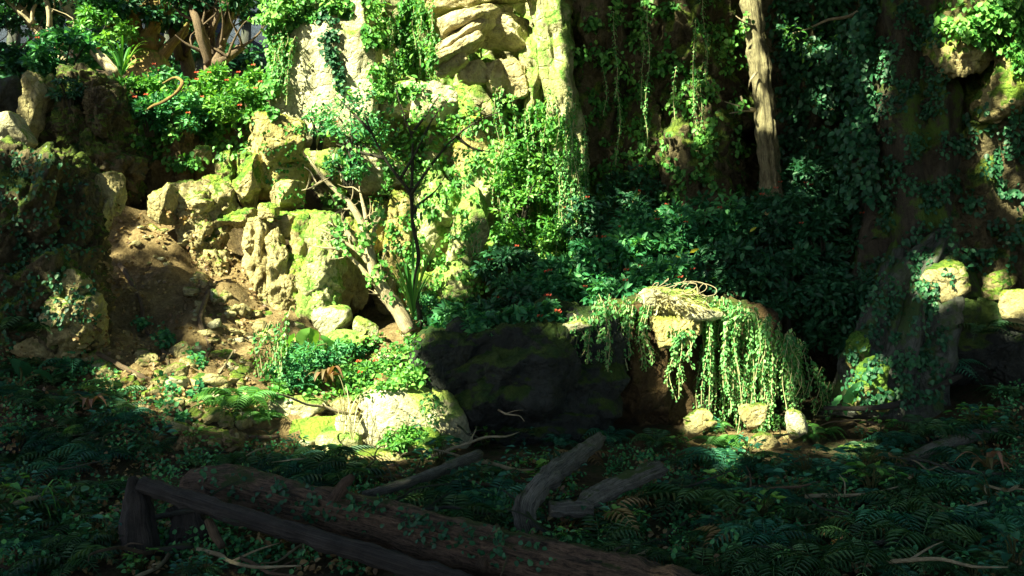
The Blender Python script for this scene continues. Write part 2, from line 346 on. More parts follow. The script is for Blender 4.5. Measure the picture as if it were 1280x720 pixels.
# ------------------------------------------------------------------ rocks, left
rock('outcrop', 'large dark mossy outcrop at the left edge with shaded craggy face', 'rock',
     [(25,285,130,180,9.6,1.0),(72,250,64,110,9.8,1.0),(50,375,130,120,9.5,.9),(12,215,50,60,9.7)], 'shademoss', sub=6, box=.3, amp=.3, flute=.3)
rock('rock_pillar', 'narrow dark rock column set apart at the right side of the dark outcrop', 'rock', [(113,300,36,130,10.0,.9),(104,240,26,50,9.9),(108,370,40,80,9.8)], 'shademoss', sub=6, amp=.3, flute=.4)
rock('boulder', 'small knob of rock leaning on the right shoulder of the dark outcrop', 'rock', [(136,243,34,52,10.2),(128,275,22,50,10.1)], 'tan')
rock('jagged_rock', 'jagged pale rock catching sun at the foot of the dark outcrop', 'rock', [(86,372,44,60,9.2,.8,20),(72,390,34,34,9.1),(96,410,60,90,9.35),(60,430,90,80,9.5)], 'tan', amp=.3, box=.2)
rock('rock_pillar', 'upright tan rock slab with sunlit left edge behind the dark outcrop', 'rock', [(48,132,40,86,12,.9,8),(36,165,30,50,12),(62,112,20,40,12.1)], 'tan', sub=5, amp=.2)
rock('outcrop', 'flat topped craggy outcrop under the red flowered shrub', 'rock',
     [(105,112,72,44,12.4,1.0),(96,160,44,70,12.2),(135,165,60,110,12.5),(118,205,110,80,12.3),(72,190,50,90,12.3),(140,212,60,90,12.5),(120,140,30,50,12.0),(88,150,26,60,12.0)], 'shademoss', sub=6, box=.35, amp=.34, flute=.45)
rock('boulder', 'smooth pale boulder in the sun at the left edge', 'rock', [(6,168,64,46,11.3,.8,-15)], 'pale', amp=.08, cuts=3)
rock('boulder', 'grey boulder above the pale one at the left edge', 'rock', [(12,131,58,56,12.8,.9,-20)], 'darkrock', amp=.1)
rock('rock_pillar', 'rough shaded rock column under the green shrubs', 'rock', [(227,195,22,74,12.9),(216,175,22,50,13),(229,165,26,24,12.8)], 'brown', flute=.3, amp=.25)
rock('outcrop', 'shaded rock bank beneath the bright shrubs', 'rock', [(205,205,60,110,13.4),(260,190,90,80,13.5,1.,20),(300,190,60,90,13.6)], 'brown', sub=5, flute=.3, amp=.25)
rock('mossy_rock', 'small mossy rock standing left of the tall sunlit boulder', 'rock', [(284,216,28,50,12.3),(272,235,36,30,12.3),(254,190,22,20,12.2)], 'mossy', amp=.25)
rock('boulder', 'rounded rock with sunlit rim left of the crag', 'rock', [(205,256,36,52,11.6,1.,-10)], 'tan', amp=.14)
rock('crag', 'pitted tan crag at the top of the dirt slope', 'rock', [(240,252,48,46,11.8),(248,285,44,50,11.8),(262,305,40,60,11.9),(270,335,30,44,11.7),(276,262,36,60,12)], 'tan', sub=5, amp=.3, flute=.2, box=.25)
rock('tall_boulder', 'tall sunlit boulder with a hollow in its face', 'rock', [(346,178,64,66,12.3,.9,8),(350,218,66,60,12.5),(325,200,34,70,12.4,1,-12)], 'yellow', sub=5, amp=.13, box=.4, cuts=9)
rock('rock_block', 'squared lower block set in front of the tall sunlit boulder', 'rock', [(356,244,44,38,12.0,.8,5)], 'tan', amp=.1, box=.5)
rock('mossy_rock', 'cracked mossy rock against the left side of the tall boulder', 'rock', [(312,228,34,66,12.2,1,10),(306,205,20,30,12.2)], 'mossy', amp=.2)
rock('boulder', 'little round grey stone on the mossy ledge', 'rock', [(336,264,24,20,11.6)], 'mossy')
rock('rock_ledge', 'mossy ledge over the row of rock pillars', 'rock', [(300,275,60,26,11.9),(350,282,90,30,12.0),(395,272,60,24,12)], 'mossy', sub=5, amp=.22)
for k, (b, lab, mt) in enumerate([
    ([(322,325,26,96,11.7),(316,300,20,30,11.6),(330,365,26,60,11.6)], 'crumbly tan rock pillar, leftmost under the mossy ledge', 'tan'),
    ([(349,330,22,100,11.6,.8,-4),(356,370,26,50,11.5)], 'crumbly tan rock pillar, second under the mossy ledge', 'tan'),
    ([(377,318,30,86,11.8),(372,340,28,40,11.5),(378,375,34,56,11.6)], 'shaded mossy rock pillar with a round knob, behind the bare shrub tips', 'mossy'),
    ([(408,305,44,80,11.7),(402,350,44,80,11.5),(397,380,46,56,11.4)], 'thick green mossy rock pillar, rightmost under the ledge', 'greenpale')]):
    rock('rock_pillar', lab, 'rock', b, mt, sub=5, amp=.28, flute=.35, group='rock pillars under the mossy ledge')
rock('rock_pillar', 'pale yellow rock pillar behind the bare shrub', 'rock', [(432,350,34,90,12.1,.9,8),(443,330,44,110,12.4)], 'yellow', flute=.25)
rock('rock_pillar', 'yellow brown rock pillar between the bare shrub and the thin tree', 'rock', [(498,300,34,110,12.8),(478,285,40,60,12.9),(490,360,40,60,12.6)], 'yellow', flute=.3)
rock('boulder', 'pale green stained boulder right of the thin tree', 'rock', [(548,255,56,80,12.9,.9,-8),(538,295,60,60,12.8)], 'greenpale', sub=5, amp=.16)
rock('rock_slab', 'long sloping pale slab streaked with moss above the dark bushes', 'rock', [(588,300,44,120,12.7,.8,14),(566,352,60,56,12.3,.8,-20),(600,240,44,90,13.1)], 'greenpale', sub=5, amp=.14)
rock('boulder', 'mossy boulder under the thin tree in front of the slab', 'rock', [(530,370,44,54,12.4),(515,340,26,50,12.6)], 'mossy')
rock('boulder', 'brown rock in the hollow beneath the slab', 'rock', [(540,335,50,60,12.9)], 'brown', amp=.2)
rock('cliff_face_rock', 'pale smooth vertical rock face between ivy at the top', 'rock', [(412,60,118,230,13.4,.5),(378,110,50,120,13.5,.5)], 'pale', sub=6, amp=.07, flute=.12, box=.6, cuts=4)
rock('overhang', 'layered sunlit overhang jutting out at the top centre', 'rock',
     [(600,-10,130,40,12.9,1.2,-8),(595,22,90,22,12.7,1.2,-22),(585,44,80,18,12.6,1.2,-26),(573,66,70,16,12.5,1.2,-30),(630,38,60,40,12.9,1.0,5),(563,84,46,14,12.5,1.2,-30)], 'shale', sub=5, amp=.12, strata=.16, cuts=5, box=.5)
for k, b in enumerate([(592,95,34,30,12.7,.9,-25),(619,96,30,34,12.7,.9,-20),(644,98,26,46,12.8,.9,-10)]):
    rock('boulder', ['leftmost of three slanted blocks under the layered overhang', 'middle of three slanted blocks under the layered overhang', 'rightmost of three slanted blocks under the layered overhang'][k], 'rock', [b], 'shale', group='slanted blocks under the overhang', amp=.14, box=.5)
rock('buttress', 'tall narrow rock buttress where sunlight ends right of the overhang', 'rock', [(690,60,34,200,12.9,.9,-6),(706,160,34,140,12.9,.9,-8),(668,90,30,110,12.9,.9)], 'greenpale', sub=5, flute=.4, amp=.2)
rock('boulder', 'pale rock showing through leaves below the overhang', 'rock', [(540,130,60,50,13.2),(500,120,50,50,13.4)], 'pale', amp=.14)
rock('boulder', 'yellowish rock face showing through the ivy under the overhang', 'rock', [(600,180,70,90,13.3,.7)], 'yellow', amp=.14, sub=5)
rock('boulder', 'bulging rock beneath the dense shrub in the upper centre', 'rock', [(470,210,80,60,13.3,.7)], 'pale', amp=.14)
# gully stones
for b, mt, lab in [((372,514,66,34,8.9,.9,5),'pale','flat pinkish stone, leftmost of the gully stones'),((428,511,46,28,9.1,.9),'tan','rounded stone with shaded right side beside the reddish plant'),
    ((471,506,38,28,9.3,.9),'pale','small pale stone left of the largest gully boulder'),((402,538,76,34,8.6,.9,-6),'mossy','mossy flat stone below the rounded gully stone'),
    ((522,522,120,104,8.8,.9,-14),'pale','largest pale boulder of the gully beside the dark log boulder'),((462,534,78,46,8.6,.8),'pale','pale slab in the middle of the gully stones'),
    ((424,556,54,30,8.3,.9),'greenpale','greenish stone behind the dry stalks'),((385,560,30,22,8.3,.9,15),'pale','small stone at the shaded left end of the gully'),
    ((476,572,72,18,8.1,.9),'tan','long low stone at the front of the gully'),((524,556,50,40,8.2,.8),'mossy','yellow mossy stone below the largest gully boulder'),
    ((458,413,30,36,11.2,.8),'pale','upright pale block at the foot of the bare shrub'),((415,403,46,40,11.3,.9),'pale','pale stone at the foot of the mossy pillars'),
    ((440,425,60,24,11,.9),'greenpale','low greenish stone between the two pale stones'),((500,450,60,22,10.4,.9),'pale','flat stone half buried beside the dark bushes'),
    ((560,500,70,70,9.0,.8),'darkrock','dark stone wedged under the round end of the log boulder'),((262,555,90,30,8.0,.9,4),'brown','flat brown stone above the fallen log end'),
    ((205,540,60,30,8.2),'brown','shaded stone at the foot of the dirt slope'),((8,548,50,34,7.6),'darkrock','dark flat stone at the left edge among ferns'),((65,500,34,22,8.6),'darkrock','small dark stone among the left ferns')]:
    rock('boulder', lab, 'rock', [b], mt, group='gully stones', amp=.1, cuts=6)
# central log boulder and the vine rock
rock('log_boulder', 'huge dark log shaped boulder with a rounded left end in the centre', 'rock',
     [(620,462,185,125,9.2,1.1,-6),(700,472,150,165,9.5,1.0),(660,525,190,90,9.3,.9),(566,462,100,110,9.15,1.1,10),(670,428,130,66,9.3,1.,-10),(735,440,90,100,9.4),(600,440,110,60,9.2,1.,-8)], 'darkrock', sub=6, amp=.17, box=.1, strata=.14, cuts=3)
rock('boulder', 'sunlit narrow slab on top of the dark log boulder', 'rock', [(722,408,52,16,9.1,1.,-14)], 'pale', amp=.12)
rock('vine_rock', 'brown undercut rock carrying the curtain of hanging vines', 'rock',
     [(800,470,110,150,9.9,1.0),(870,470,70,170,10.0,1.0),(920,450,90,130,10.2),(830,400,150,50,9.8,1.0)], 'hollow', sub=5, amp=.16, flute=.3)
rock('rock_lip', 'straw covered rock lip in full sun on top of the vine rock', 'rock', [(850,380,100,36,9.35,1.0,4),(835,372,60,24,9.3)], 'pale', sub=5, amp=.14)
rock('mossy_rock', 'yellow mossy knob under the straw covered lip', 'rock', [(838,412,52,40,9.2,.9),(862,405,34,34,9.2)], 'yellow', amp=.2, sub=5)
for b, mt, lab in [((873,527,34,26,8.7,.9,-10),'tan','tan stone left under the hanging vines'),((941,520,40,30,8.8),'tan','tan stone in the middle under the vine curtain'),
    ((955,556,44,30,8.5,.8,12),'tan','split stone in front of the vine curtain'),((997,532,28,36,8.7,.8,8),'pale','pointed pale stone right of the vine curtain'),
    ((920,580,26,16,8.2),'yellow','small yellow mossy stone among ferns before the vines'),((1060,566,60,14,8.5,.9,-14),'tan','low tan stone on the path right of the vines'),
    ((1075,598,74,34,7.6,.9),'darkrock','flat grey stone in shade on the right'),((1000,578,50,18,8,.9),'brown','brown flat stone in front of the pointed stone'),
    ((945,600,40,16,7.5,.9),'brown','low brown stone in the right foreground shade'),((712,640,36,22,6.6,.9),'darkrock','grey stone beside the curved root'),((600,636,50,18,6.7,.9),'darkrock','dim grey stone between main log and curved root')]:
    rock('boulder', lab, 'rock', [b], mt, group='stones on the right', amp=.12)
# right side
rock('outcrop', 'mossy rock wall behind the thin trunk, its shade put into the colour', 'rock', [(850,170,110,210,13.2,.8,10),(790,190,80,180,13.4,.8,8),(900,200,60,120,13.2,.8),(775,70,110,260,13.3,.7,6),(880,60,130,220,13.3,.7,-5),(1020,110,150,330,13.4,.6)], 'shademoss', sub=6, flute=.4, amp=.25)  # dark-coloured rocks laid over the cliff so this stretch looks shaded
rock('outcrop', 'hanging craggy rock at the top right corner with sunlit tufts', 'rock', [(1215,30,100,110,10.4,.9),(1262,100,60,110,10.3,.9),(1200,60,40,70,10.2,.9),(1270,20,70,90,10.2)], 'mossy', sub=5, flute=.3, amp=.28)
rock('outcrop', 'dark rock wall at the right edge below the hanging crag', 'rock', [(1240,200,110,200,10.8,.9),(1260,320,100,130,10.6,.9),(1200,300,80,140,10.9,.9)], 'shademoss', sub=5, flute=.4, amp=.25)
rock('boulder', 'sunlit tan boulder right of the gnarled stump', 'rock', [(1180,352,50,44,9.6,.8,-18),(1160,362,22,20,9.6)], 'tan', amp=.16)
rock('boulder', 'green topped small rock near the right edge', 'rock', [(1248,356,30,36,9.6)], 'mossy', amp=.15)
rock('boulder', 'tan boulder cut by the right edge of the view', 'rock', [(1274,388,40,50,9.3)], 'tan', amp=.15)
rock('outcrop', 'shaded boulder pile in the lower right behind the ferns', 'rock', [(1200,430,130,110,9.7,.9),(1270,450,90,90,9.6)], 'darkrock', sub=5, amp=.2)
rock('boulder', 'long low dark boulder under the weathered branch on the right bank', 'rock', [(1140,566,110,36,8.0,.8,-15)], 'darkrock', amp=.2)
rock('mossy_rock', 'lime green mossy foot of rock beside the large leaf plant', 'rock', [(1086,478,34,66,9.0,.9,8),(1072,440,22,46,9.2),(1100,500,26,36,8.95)], 'lime', sub=5, amp=.22)

# ------------------------------------------------------------------ logs, trunks
def wood(name, label, cat, paths, mat, seg=14, wob=.18, flute=.25, group=None, parts=None, sub=5, fl_n=3.0):
    """paths: list of lists of (px, py, Y, r)"""
    base = P(*paths[0][0][:3]); root = None
    mb = MB()
    for k, pa in enumerate(paths):
        mb.tube([P(a, b, c)-base for a, b, c, r in pa], [q[3] for q in pa], seg if k == 0 else max(6, seg//2), wob, flute, seed=len(name)+k*3.3, sub=sub, fl_n=fl_n)
    o = mb.build(name, M[mat]); o.location = base
    return tag(o, label, cat, group)
lg = wood('fallen_log', 'long brown fallen log running from left to bottom centre', 'log',
     [[(236,606,6.0,.08),(262,607,5.9,.14),(300,615,5.8,.155),(400,638,5.55,.15),(550,676,5.25,.15),(700,712,5.0,.16),(830,742,4.8,.14),(960,800,4.5,.14)],[(420,625,5.45,.05),(432,604,5.4,.035),(440,596,5.35,.02)],[(610,690,5.1,.05),(600,712,4.95,.035)],[(262,612,5.9,.09),(244,596,5.95,.05),(238,588,5.98,.015)],[(262,616,5.9,.08),(240,618,5.9,.04),(228,612,5.9,.012)]], 'log', seg=64, wob=.2, flute=.12, sub=30)
wood('fallen_log', 'thin wet dark log lying in front of the long brown log', 'log',
     [[(178,606,5.55,.05),(300,645,5.25,.055),(430,684,5.0,.055),(560,724,4.8,.06),(640,752,4.7,.06)]], 'darklog', seg=28, wob=.25, flute=.15, sub=24)
wood('stump', 'dark broken stump under the left end of the fallen logs', 'stump', [[(176,700,5.45,.10),(172,650,5.5,.085),(170,618,5.55,.07),(164,596,5.55,.02)],[(240,705,5.6,.13),(238,660,5.7,.11),(228,630,5.75,.09)]], 'darklog', seg=20, wob=.3, flute=.5)
wood('broken_branch', 'short reddish broken branch propped under the thin dark log', 'branch', [[(278,684,5.3,.02),(268,668,5.35,.03),(260,650,5.4,.025)]], 'bark')
wood('root', 'curved pale grey root arching out of the ferns in the centre', 'root', [[(662,664,5.9,.07),(656,636,5.9,.075),(676,608,6.1,.075),(706,582,6.5,.07),(750,548,7.1,.045)],[(662,630,6.4,.05),(645,642,6.3,.03)]], 'driftbark', seg=24, wob=.4, flute=.5, sub=9)
wood('broken_log', 'grey broken log end right of the curved root', 'log', [[(722,634,6.0,.035),(740,624,6.1,.06),(775,606,6.3,.06),(826,584,6.6,.055)]], 'driftbark', seg=24, wob=.4, flute=.5, sub=9)
wood('broken_log', 'short grey log piece lying between the root and the broken log', 'log', [[(686,636,5.95,.045),(740,638,6.0,.055)]], 'driftbark', seg=24, wob=.4, flute=.5, sub=9)
wood('driftwood', 'long pale dead branch lying left of centre below the log boulder', 'branch', [[(455,618,6.2,.03),(500,606,6.4,.04),(550,588,6.8,.045),(598,568,7.2,.05)],[(490,626,6.6,.02),(540,612,6.8,.03),(580,604,7,.02)]], 'driftbark', seg=12)
wood('driftwood', 'grey weathered branch on the shaded right bank', 'branch', [[(1100,592,7.3,.05),(1150,570,7.6,.07),(1210,545,7.9,.06),(1270,540,8.1,.04)]], 'driftbark', seg=12)
wood('root', 'thin dark root crossing in front of the large leaf plant', 'root', [[(1030,510,8.6,.02),(1090,510,8.6,.03),(1140,500,8.7,.04),(1200,470,9,.03)]], 'darklog', seg=10)
wood('branch', 'leafless pale branch leaning against the dirt slope', 'branch', [[(272,470,9.2,.012),(285,450,9.4,.01),(292,438,9.5,.006)]], 'palebark', seg=6)
# gnarled stump and giant tree
wood('gnarled_stump', 'grey gnarled leaning stump with deep folds at the right', 'stump',
     [[(1185,292,10.2,.10),(1165,320,10.1,.22),(1140,370,9.9,.36),(1120,430,9.7,.46),(1105,480,9.6,.52),(1100,530,9.5,.56)],[(1125,310,10.2,.06),(1120,350,10.1,.15),(1100,430,9.6,.25),(1080,520,9.4,.3)]], 'greybark', seg=60, wob=.25, flute=.7, sub=12, fl_n=2.6)
t = empty('giant_tree', P(1140, 420, 11)); tag(t, 'giant moss covered tree trunk standing at the right', 'tree')
mb = MB(); b0 = P(1140, 420, 11)
mb.tube([P(a, b, c)-b0 for a, b, c in [(1150,420,11),(1148,330,11),(1140,250,11),(1137,120,11),(1132,0,11),(1130,-120,11)]], [.95, .75, .62, .56, .52, .5], 72, .15, .45, 3, 12, fl_n=2.4); mb.build('trunk', M['mossbark'], t)
for q in [[(1140,300,10.8,.2),(1110,380,10.5,.22),(1085,450,10.2,.2)],[(1160,280,10.8,.2),(1185,370,10.6,.22),(1215,450,10.4,.2)]]:
    mb = MB(); mb.tube([P(a, b, c)-b0 for a, b, c, r in q], [r[3] for r in q], 24, .2, .4, 5, 8); mb.build('buttress_root', M['mossbark'], t)
t = empty('slim_tree', P(968, 260, 12.3)); tag(t, 'slim tree with pale sunlit trunk and small dead twigs in front of the dark wall', 'tree')
b0 = P(968, 260, 12.3)
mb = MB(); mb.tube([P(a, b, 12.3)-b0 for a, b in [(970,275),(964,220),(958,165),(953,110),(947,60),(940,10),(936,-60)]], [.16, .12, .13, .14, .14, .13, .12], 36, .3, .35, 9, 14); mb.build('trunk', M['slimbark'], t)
for q in [[(942,34,12.2),(930,28,12.1),(920,20,12)],[(944,137,12.2),(925,133,12.1),(906,127,12)],[(944,138,12.2),(928,139,12.1),(911,142,12)],[(946,90,12.1),(938,100,12.1),(935,112,12.1)],[(930,133,12.1),(926,120,12.1)]]:
    mb = MB(); mb.tube([P(*a)-b0 for a in q], [.022, .013, .005][:len(q)], 6); mb.build('twig', M['palebark'], t)
# bare shrub
Yb = 11.2
t = empty('bare_shrub', P(508, 408, Yb)); tag(t, 'leafless pale shrub with many forked branches in the sunlit hollow', 'shrub')
b0 = P(508, 408, Yb)
mb = MB(); mb.tube([P(a, b, Yb)-b0 for a, b in [(512,415),(500,392),(485,370),(470,345),(464,325),(460,300),(450,275),(437,255),(420,238),(405,224),(393,208),(384,195)]], [.10,.10,.09,.07,.06,.055,.045,.04,.032,.025,.018,.008], 12, .15, .2, 2, 4); mb.build('trunk', M['palebark'], t)
for k, q in enumerate([[(403,226),(390,234),(377,238)],[(459,298),(457,270),(452,248),(449,233)],[(465,335),(463,312),(468,286),(476,272),(482,263)],[(462,330),(450,316),(430,302),(412,292),(400,286)],[(460,322),(445,303),(425,287),(410,277)],[(485,370),(460,345),(445,328),(425,312),(405,310),(391,307)],[(445,303),(433,288),(428,270),(426,256)],[(492,378),(478,360),(470,352)],[(480,362),(476,335),(480,318)],[(440,259),(430,262),(418,256)],[(500,392),(480,378),(468,362)]]):
    mb = MB(); n = len(q); r0 = .038 if n > 3 else .022
    mb.tube([P(a, b, Yb+(.18*math.sin(k*2.1))*i/n)-b0 for i, (a, b) in enumerate(q)], [r0*(1-.8*i/(n-1)) for i in range(n)], 8, .1, 0, k, 3); mb.build('branch', M['palebark'], t)
    rt = random.Random(k+50)
    for _ in range(2+n//2):
        i = rt.randint(0, n-2); p0 = P(q[i][0]*.5+q[i+1][0]*.5, q[i][1]*.5+q[i+1][1]*.5, Yb+(.18*math.sin(k*2.1))*i/n)-b0
        d = Vector((rt.uniform(-1, .5), rt.uniform(-.5, .5), rt.uniform(-.1, 1))).normalized(); pp = [p0]; L = rt.uniform(.12, .42)
        for j in range(3): d = (d+Vector((rt.gauss(0, .3), rt.gauss(0, .3), rt.gauss(0, .3)))).normalized(); pp.append(pp[-1]+d*L/3)
        mb = MB(); mb.tube(pp, [.011, .009, .006, .002], 5, .1, 0, 1, 3); mb.build('twig', M['palebark'], t)

# ------------------------------------------------------------------ BVH over what stands so far
def make_bvh(objs):
    Vs = []; Fs = []; n = 0
    for o in objs:
        if o.type != 'MESH': continue
        me = o.data; a = np.empty(len(me.vertices)*3); me.vertices.foreach_get('co', a); a = a.reshape(-1, 3)
        off = Vector(o.location)
        if o.parent: off = off+Vector(o.parent.location)
        a = a+np.array(off)
        Vs.append(a)
        for p in me.polygons: Fs.append([i+n for i in p.vertices])
        n += len(a)
    V = np.concatenate(Vs); return BVHTree.FromPolygons([Vector(v) for v in V], Fs)
solid = [o for o in col.objects if o.type == 'MESH']
bvh = make_bvh(solid)
WOODY = ('fallen_log', 'stump', 'root', 'broken_log', 'driftwood', 'broken_branch', 'branch', 'gnarled_stump')
bvh_floor = make_bvh([o for o in solid if o.name.split('.')[0] not in WOODY])
CAM = Vector((0, 0, CH))
def hit(px, py, b=None):
    d = P(px, py, 10)-CAM; d.normalize()
    h = (b or bvh).ray_cast(CAM, d)
    return (h[0], h[1] if h[1].dot(d) < 0 else -h[1]) if h[0] is not None else (None, None)
def inpoly(x, y, poly):
    c = False; j = len(poly)-1
    for i in range(len(poly)):
        if (poly[i][1] > y) != (poly[j][1] > y) and x < (poly[j][0]-poly[i][0])*(y-poly[i][1])/(poly[j][1]-poly[i][1])+poly[i][0]: c = not c
        j = i
    return c
def sample_poly(poly, n, clump=0, thr=0., seed=0):
    xs_ = [p[0] for p in poly]; ys_ = [p[1] for p in poly]; out = []; tries = 0
    while len(out) < n and tries < n*30:
        tries += 1; x = random.uniform(min(xs_), max(xs_)); y = random.uniform(min(ys_), max(ys_))
        if clump and noise.noise(Vector((x/clump, y/clump, seed))) < thr: continue
        if inpoly(x, y, poly): out.append((x, y))
    return out
def ground_z(x, y):
    h = bvh.ray_cast(Vector((x, y, 20)), Vector((0, 0, -1))); return h[0].z if h[0] is not None else 0

def ivy(name, label, cat, poly, n, size, mat, thick=.18, clump=28, thr=-.15, wr=.75, ymax=17, hang=.8, group=None, seed=0, kind=None, dmin=0):
    pos = []; tip = []; nor = []; sz = []; vv = []
    for x, y in sample_poly(poly, n, clump, thr, seed):
        h, m = hit(x, y, bvh_floor if kind else None)
        if h is None or h.y > ymax or h.y < dmin: continue
        cl = noise.noise(Vector((h.x*2.3, h.y*2.3, h.z*2.3+seed)))
        q = h+m*(.02+thick*max(0, .45+cl*1.2)*random.random())+Vector((random.gauss(0, .03), 0, random.gauss(0, .03)))
        pos.append(q[:]); tip.append((random.gauss(0, .55)+m.x*.3, m.y*.3+random.gauss(0, .4)-.1, -hang+random.gauss(0, .5)))
        nor.append((m.x+random.gauss(0, .45), m.y+random.gauss(0, .45)-.2, m.z+.45+random.gauss(0, .45)))
        sz.append(size*random.uniform(.6, 1.35)); vv.append(min(1, max(0, .5+.35*cl+random.gauss(0, .24))))
    if not pos: return None
    o = leaves(name, M[mat], pos, tip, nor, np.array(sz), wr, np.array(vv))
    return tag(o, label, cat, group, kind)
ivy('ivy', 'bright ivy mat on the left corner of the cliff beside the far trees', 'ivy', [(300,0),(385,0),(368,50),(352,110),(345,150),(298,110)], 4600, .075, 'leaf', .3, thr=-.3)
ivy('ivy', 'bright ivy tumbling between the pale rock face and the overhang', 'ivy', [(452,0),(552,0),(548,60),(535,105),(505,125),(468,120),(458,60)], 3600, .075, 'leaf', .25, thr=-.12, seed=3)
ivy('ivy', 'sparse ivy strand running down the pale rock face', 'ivy', [(398,0),(412,0),(425,60),(432,112),(422,116),(405,60)], 420, .07, 'shade', .08, clump=10, thr=0)
ivy('ivy', 'ivy hanging over the top of the pale rock face', 'ivy', [(372,0),(440,0),(436,22),(410,14),(385,28)], 600, .08, 'leaf', .15, clump=14, thr=-.1)
ivy('ivy', 'dense sunlit creeper wall above the dark bushes', 'creeper', [(630,120),(665,120),(705,150),(735,220),(740,300),(700,340),(640,340),(618,300),(622,200)], 6000, .07, 'leaf', .3, thr=-.3, seed=5)
ivy('ivy', 'patchy creeper over rocks behind the thin tree', 'creeper', [(430,150),(600,130),(610,240),(560,260),(470,240),(400,200)], 1500, .06, 'leaf', .15, thr=.05, seed=7)
ivy('ivy', 'low creeper patches around the central hollow', 'creeper', [(400,240),(600,240),(600,400),(520,400),(400,300)], 1600, .06, 'leaf', .12, thr=.12, clump=16, seed=8)
ivy('ivy', 'scattered ivy on the shaded wall left of the slim tree', 'ivy', [(700,0),(935,0),(930,240),(760,260),(730,150)], 2600, .07, 'leaf', .2, thr=.08, seed=9)
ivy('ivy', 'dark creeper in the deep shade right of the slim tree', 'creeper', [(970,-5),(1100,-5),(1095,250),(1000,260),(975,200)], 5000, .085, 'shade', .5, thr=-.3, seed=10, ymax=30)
ivy('ivy', 'ivy on the hanging crag at the top right corner', 'ivy', [(1170,0),(1280,0),(1280,90),(1240,60),(1180,30)], 1500, .07, 'leaf', .2, thr=.0, seed=11)
ivy('ivy', 'moss and small ivy on the giant trunk', 'ivy', [(1095,0),(1180,0),(1185,300),(1100,300)], 1800, .05, 'shade', .05, thr=.0, seed=12)
ivy('ivy', 'small ivy patch on the tall sunlit boulder', 'ivy', [(325,160),(380,150),(378,260),(330,235)], 160, .05, 'leaf', .05, thr=.1, clump=12, seed=13)
ivy('ivy', 'green creeper spilling over the shaded rock bank', 'creeper', [(150,140),(320,130),(310,190),(240,215),(190,200),(150,170)], 1300, .07, 'leaf', .2, thr=.0, seed=14)
ivy('ivy', 'leaf cover on the dark rock wall at the right edge', 'creeper', [(1180,150),(1280,120),(1280,340),(1190,330)], 900, .06, 'shade', .1, thr=.1, seed=15)
ivy('ivy', 'shaded leaves on the dark outcrop at the left edge', 'creeper', [(0,190),(60,185),(110,240),(120,400),(0,430)], 900, .045, 'shade', .06, thr=.05, clump=16, seed=16)

ivy('ivy', 'small ivy and moss on the gnarled stump', 'ivy', [(1070,330),(1190,300),(1180,500),(1060,510)], 1500, .05, 'shade', .05, clump=22, thr=.0, seed=31)
ivy('leaf_litter', 'dry leaves and crumbs scattered on the dirt slope', 'leaf litter', [(150,240),(250,260),(340,400),(330,520),(200,540),(90,430)], 1600, .045, 'dry', .02, clump=30, thr=-.1, hang=0, kind='stuff', seed=32, ymax=13)
ivy('ivy', 'moss tufts and fallen leaves on the long brown fallen log', 'moss', [(250,590),(460,625),(700,690),(690,710),(440,650),(260,620)], 420, .035, 'shade', .02, clump=18, thr=.08, hang=0, seed=41)
# ------------------------------------------------------------------ shrubs
def shrub_leaf_arrays(c, r, n, size, clumps, upw=.4, seed=0, spread=.32):
    rr = np.random.default_rng(seed+100)
    d = nrm(rr.normal(size=(clumps, 3))); rad = rr.uniform(.35, 1.0, (clumps, 1))**.6
    cc = d*rad*np.array(r)
    k = rr.integers(0, clumps, n); cr = rr.uniform(.5, 1.3, clumps)*spread*min(r[0], r[2])
    off = nrm(rr.normal(size=(n, 3)))*(rr.random((n, 1))**.5)*cr[k][:, None]*np.array([1.25, 1.1, .7])
    pos = cc[k]+off
    tip = nrm(off)+rr.normal(0, .5, (n, 3)); tip[:, 2] += -.15
    nor = rr.normal(0, .55, (n, 3)); nor[:, 2] += 1.0; nor[:, 1] -= .35
    cv = rr.normal(0, .18, clumps)
    var = np.clip(.5+cv[k]+rr.normal(0, .2, n), 0, 1)
    return pos+np.array(c), tip, nor, size*rr.uniform(.6, 1.4, n), var, cc+np.array(c)
sidx = [0]
def shrub(name, label, cat, px, py, w, h, Y, n, size, mat, clumps=26, flowers=0, group=None, depth=.9, wr=.5, stems=6, fmat='red', spread=.32, stem_mat='twig'):
    sidx[0] += 1; s = Y/F; c = P(px, py, Y); r = (w*s/2, (w+h)/2*s/2*depth, h*s/2)
    base = Vector((c.x, c.y, c.z-r[2]))
    root = empty(name, base); tag(root, label, cat, group)
    pos, tip, nor, sz, var, cc = shrub_leaf_arrays((0, 0, r[2]), r, n, size, clumps, seed=sidx[0], spread=spread)
    leaves('foliage', M[mat], pos, tip, nor, sz, wr, var, parent=root)
    mb = MB()
    for k in range(min(stems, clumps)):
        e = Vector(cc[k]); mid = e*.5+Vector((0, 0, .05))
        mb.tube([(0+random.gauss(0, .04), 0, -.15), mid, e], [.02, .014, .006], 5, sub=3)
    mb.build('stem', M[stem_mat], root)
    for k in range(flowers):
        q = cc[(k*7) % clumps]+np.array([random.gauss(0, .08), -.12, .1])*1.0
        m = 9; a = np.arange(m)*2.4
        tp = np.stack([np.cos(a), np.sin(a)-.4, .5+.3*np.cos(a*3)], 1)
        leaves('flower', M[fmat], np.repeat(q[None], m, 0)+tp*.012, tp, np.tile([[0, -1, .6]], (m, 1)), .026, .6, parent=root)
    return root
G1 = 'shrubs on the rocks at the upper left'
shrub('flowering_shrub', 'dark shrub with red flowers on the flat topped outcrop', 'shrub', 80, 70, 90, 70, 13.6, 1500, .11, 'teal', flowers=3, group=G1)
shrub('flowering_shrub', 'teal leafed shrub spilling over the outcrop front', 'shrub', 85, 110, 40, 40, 11.9, 450, .06, 'shade', clumps=12, group=G1)
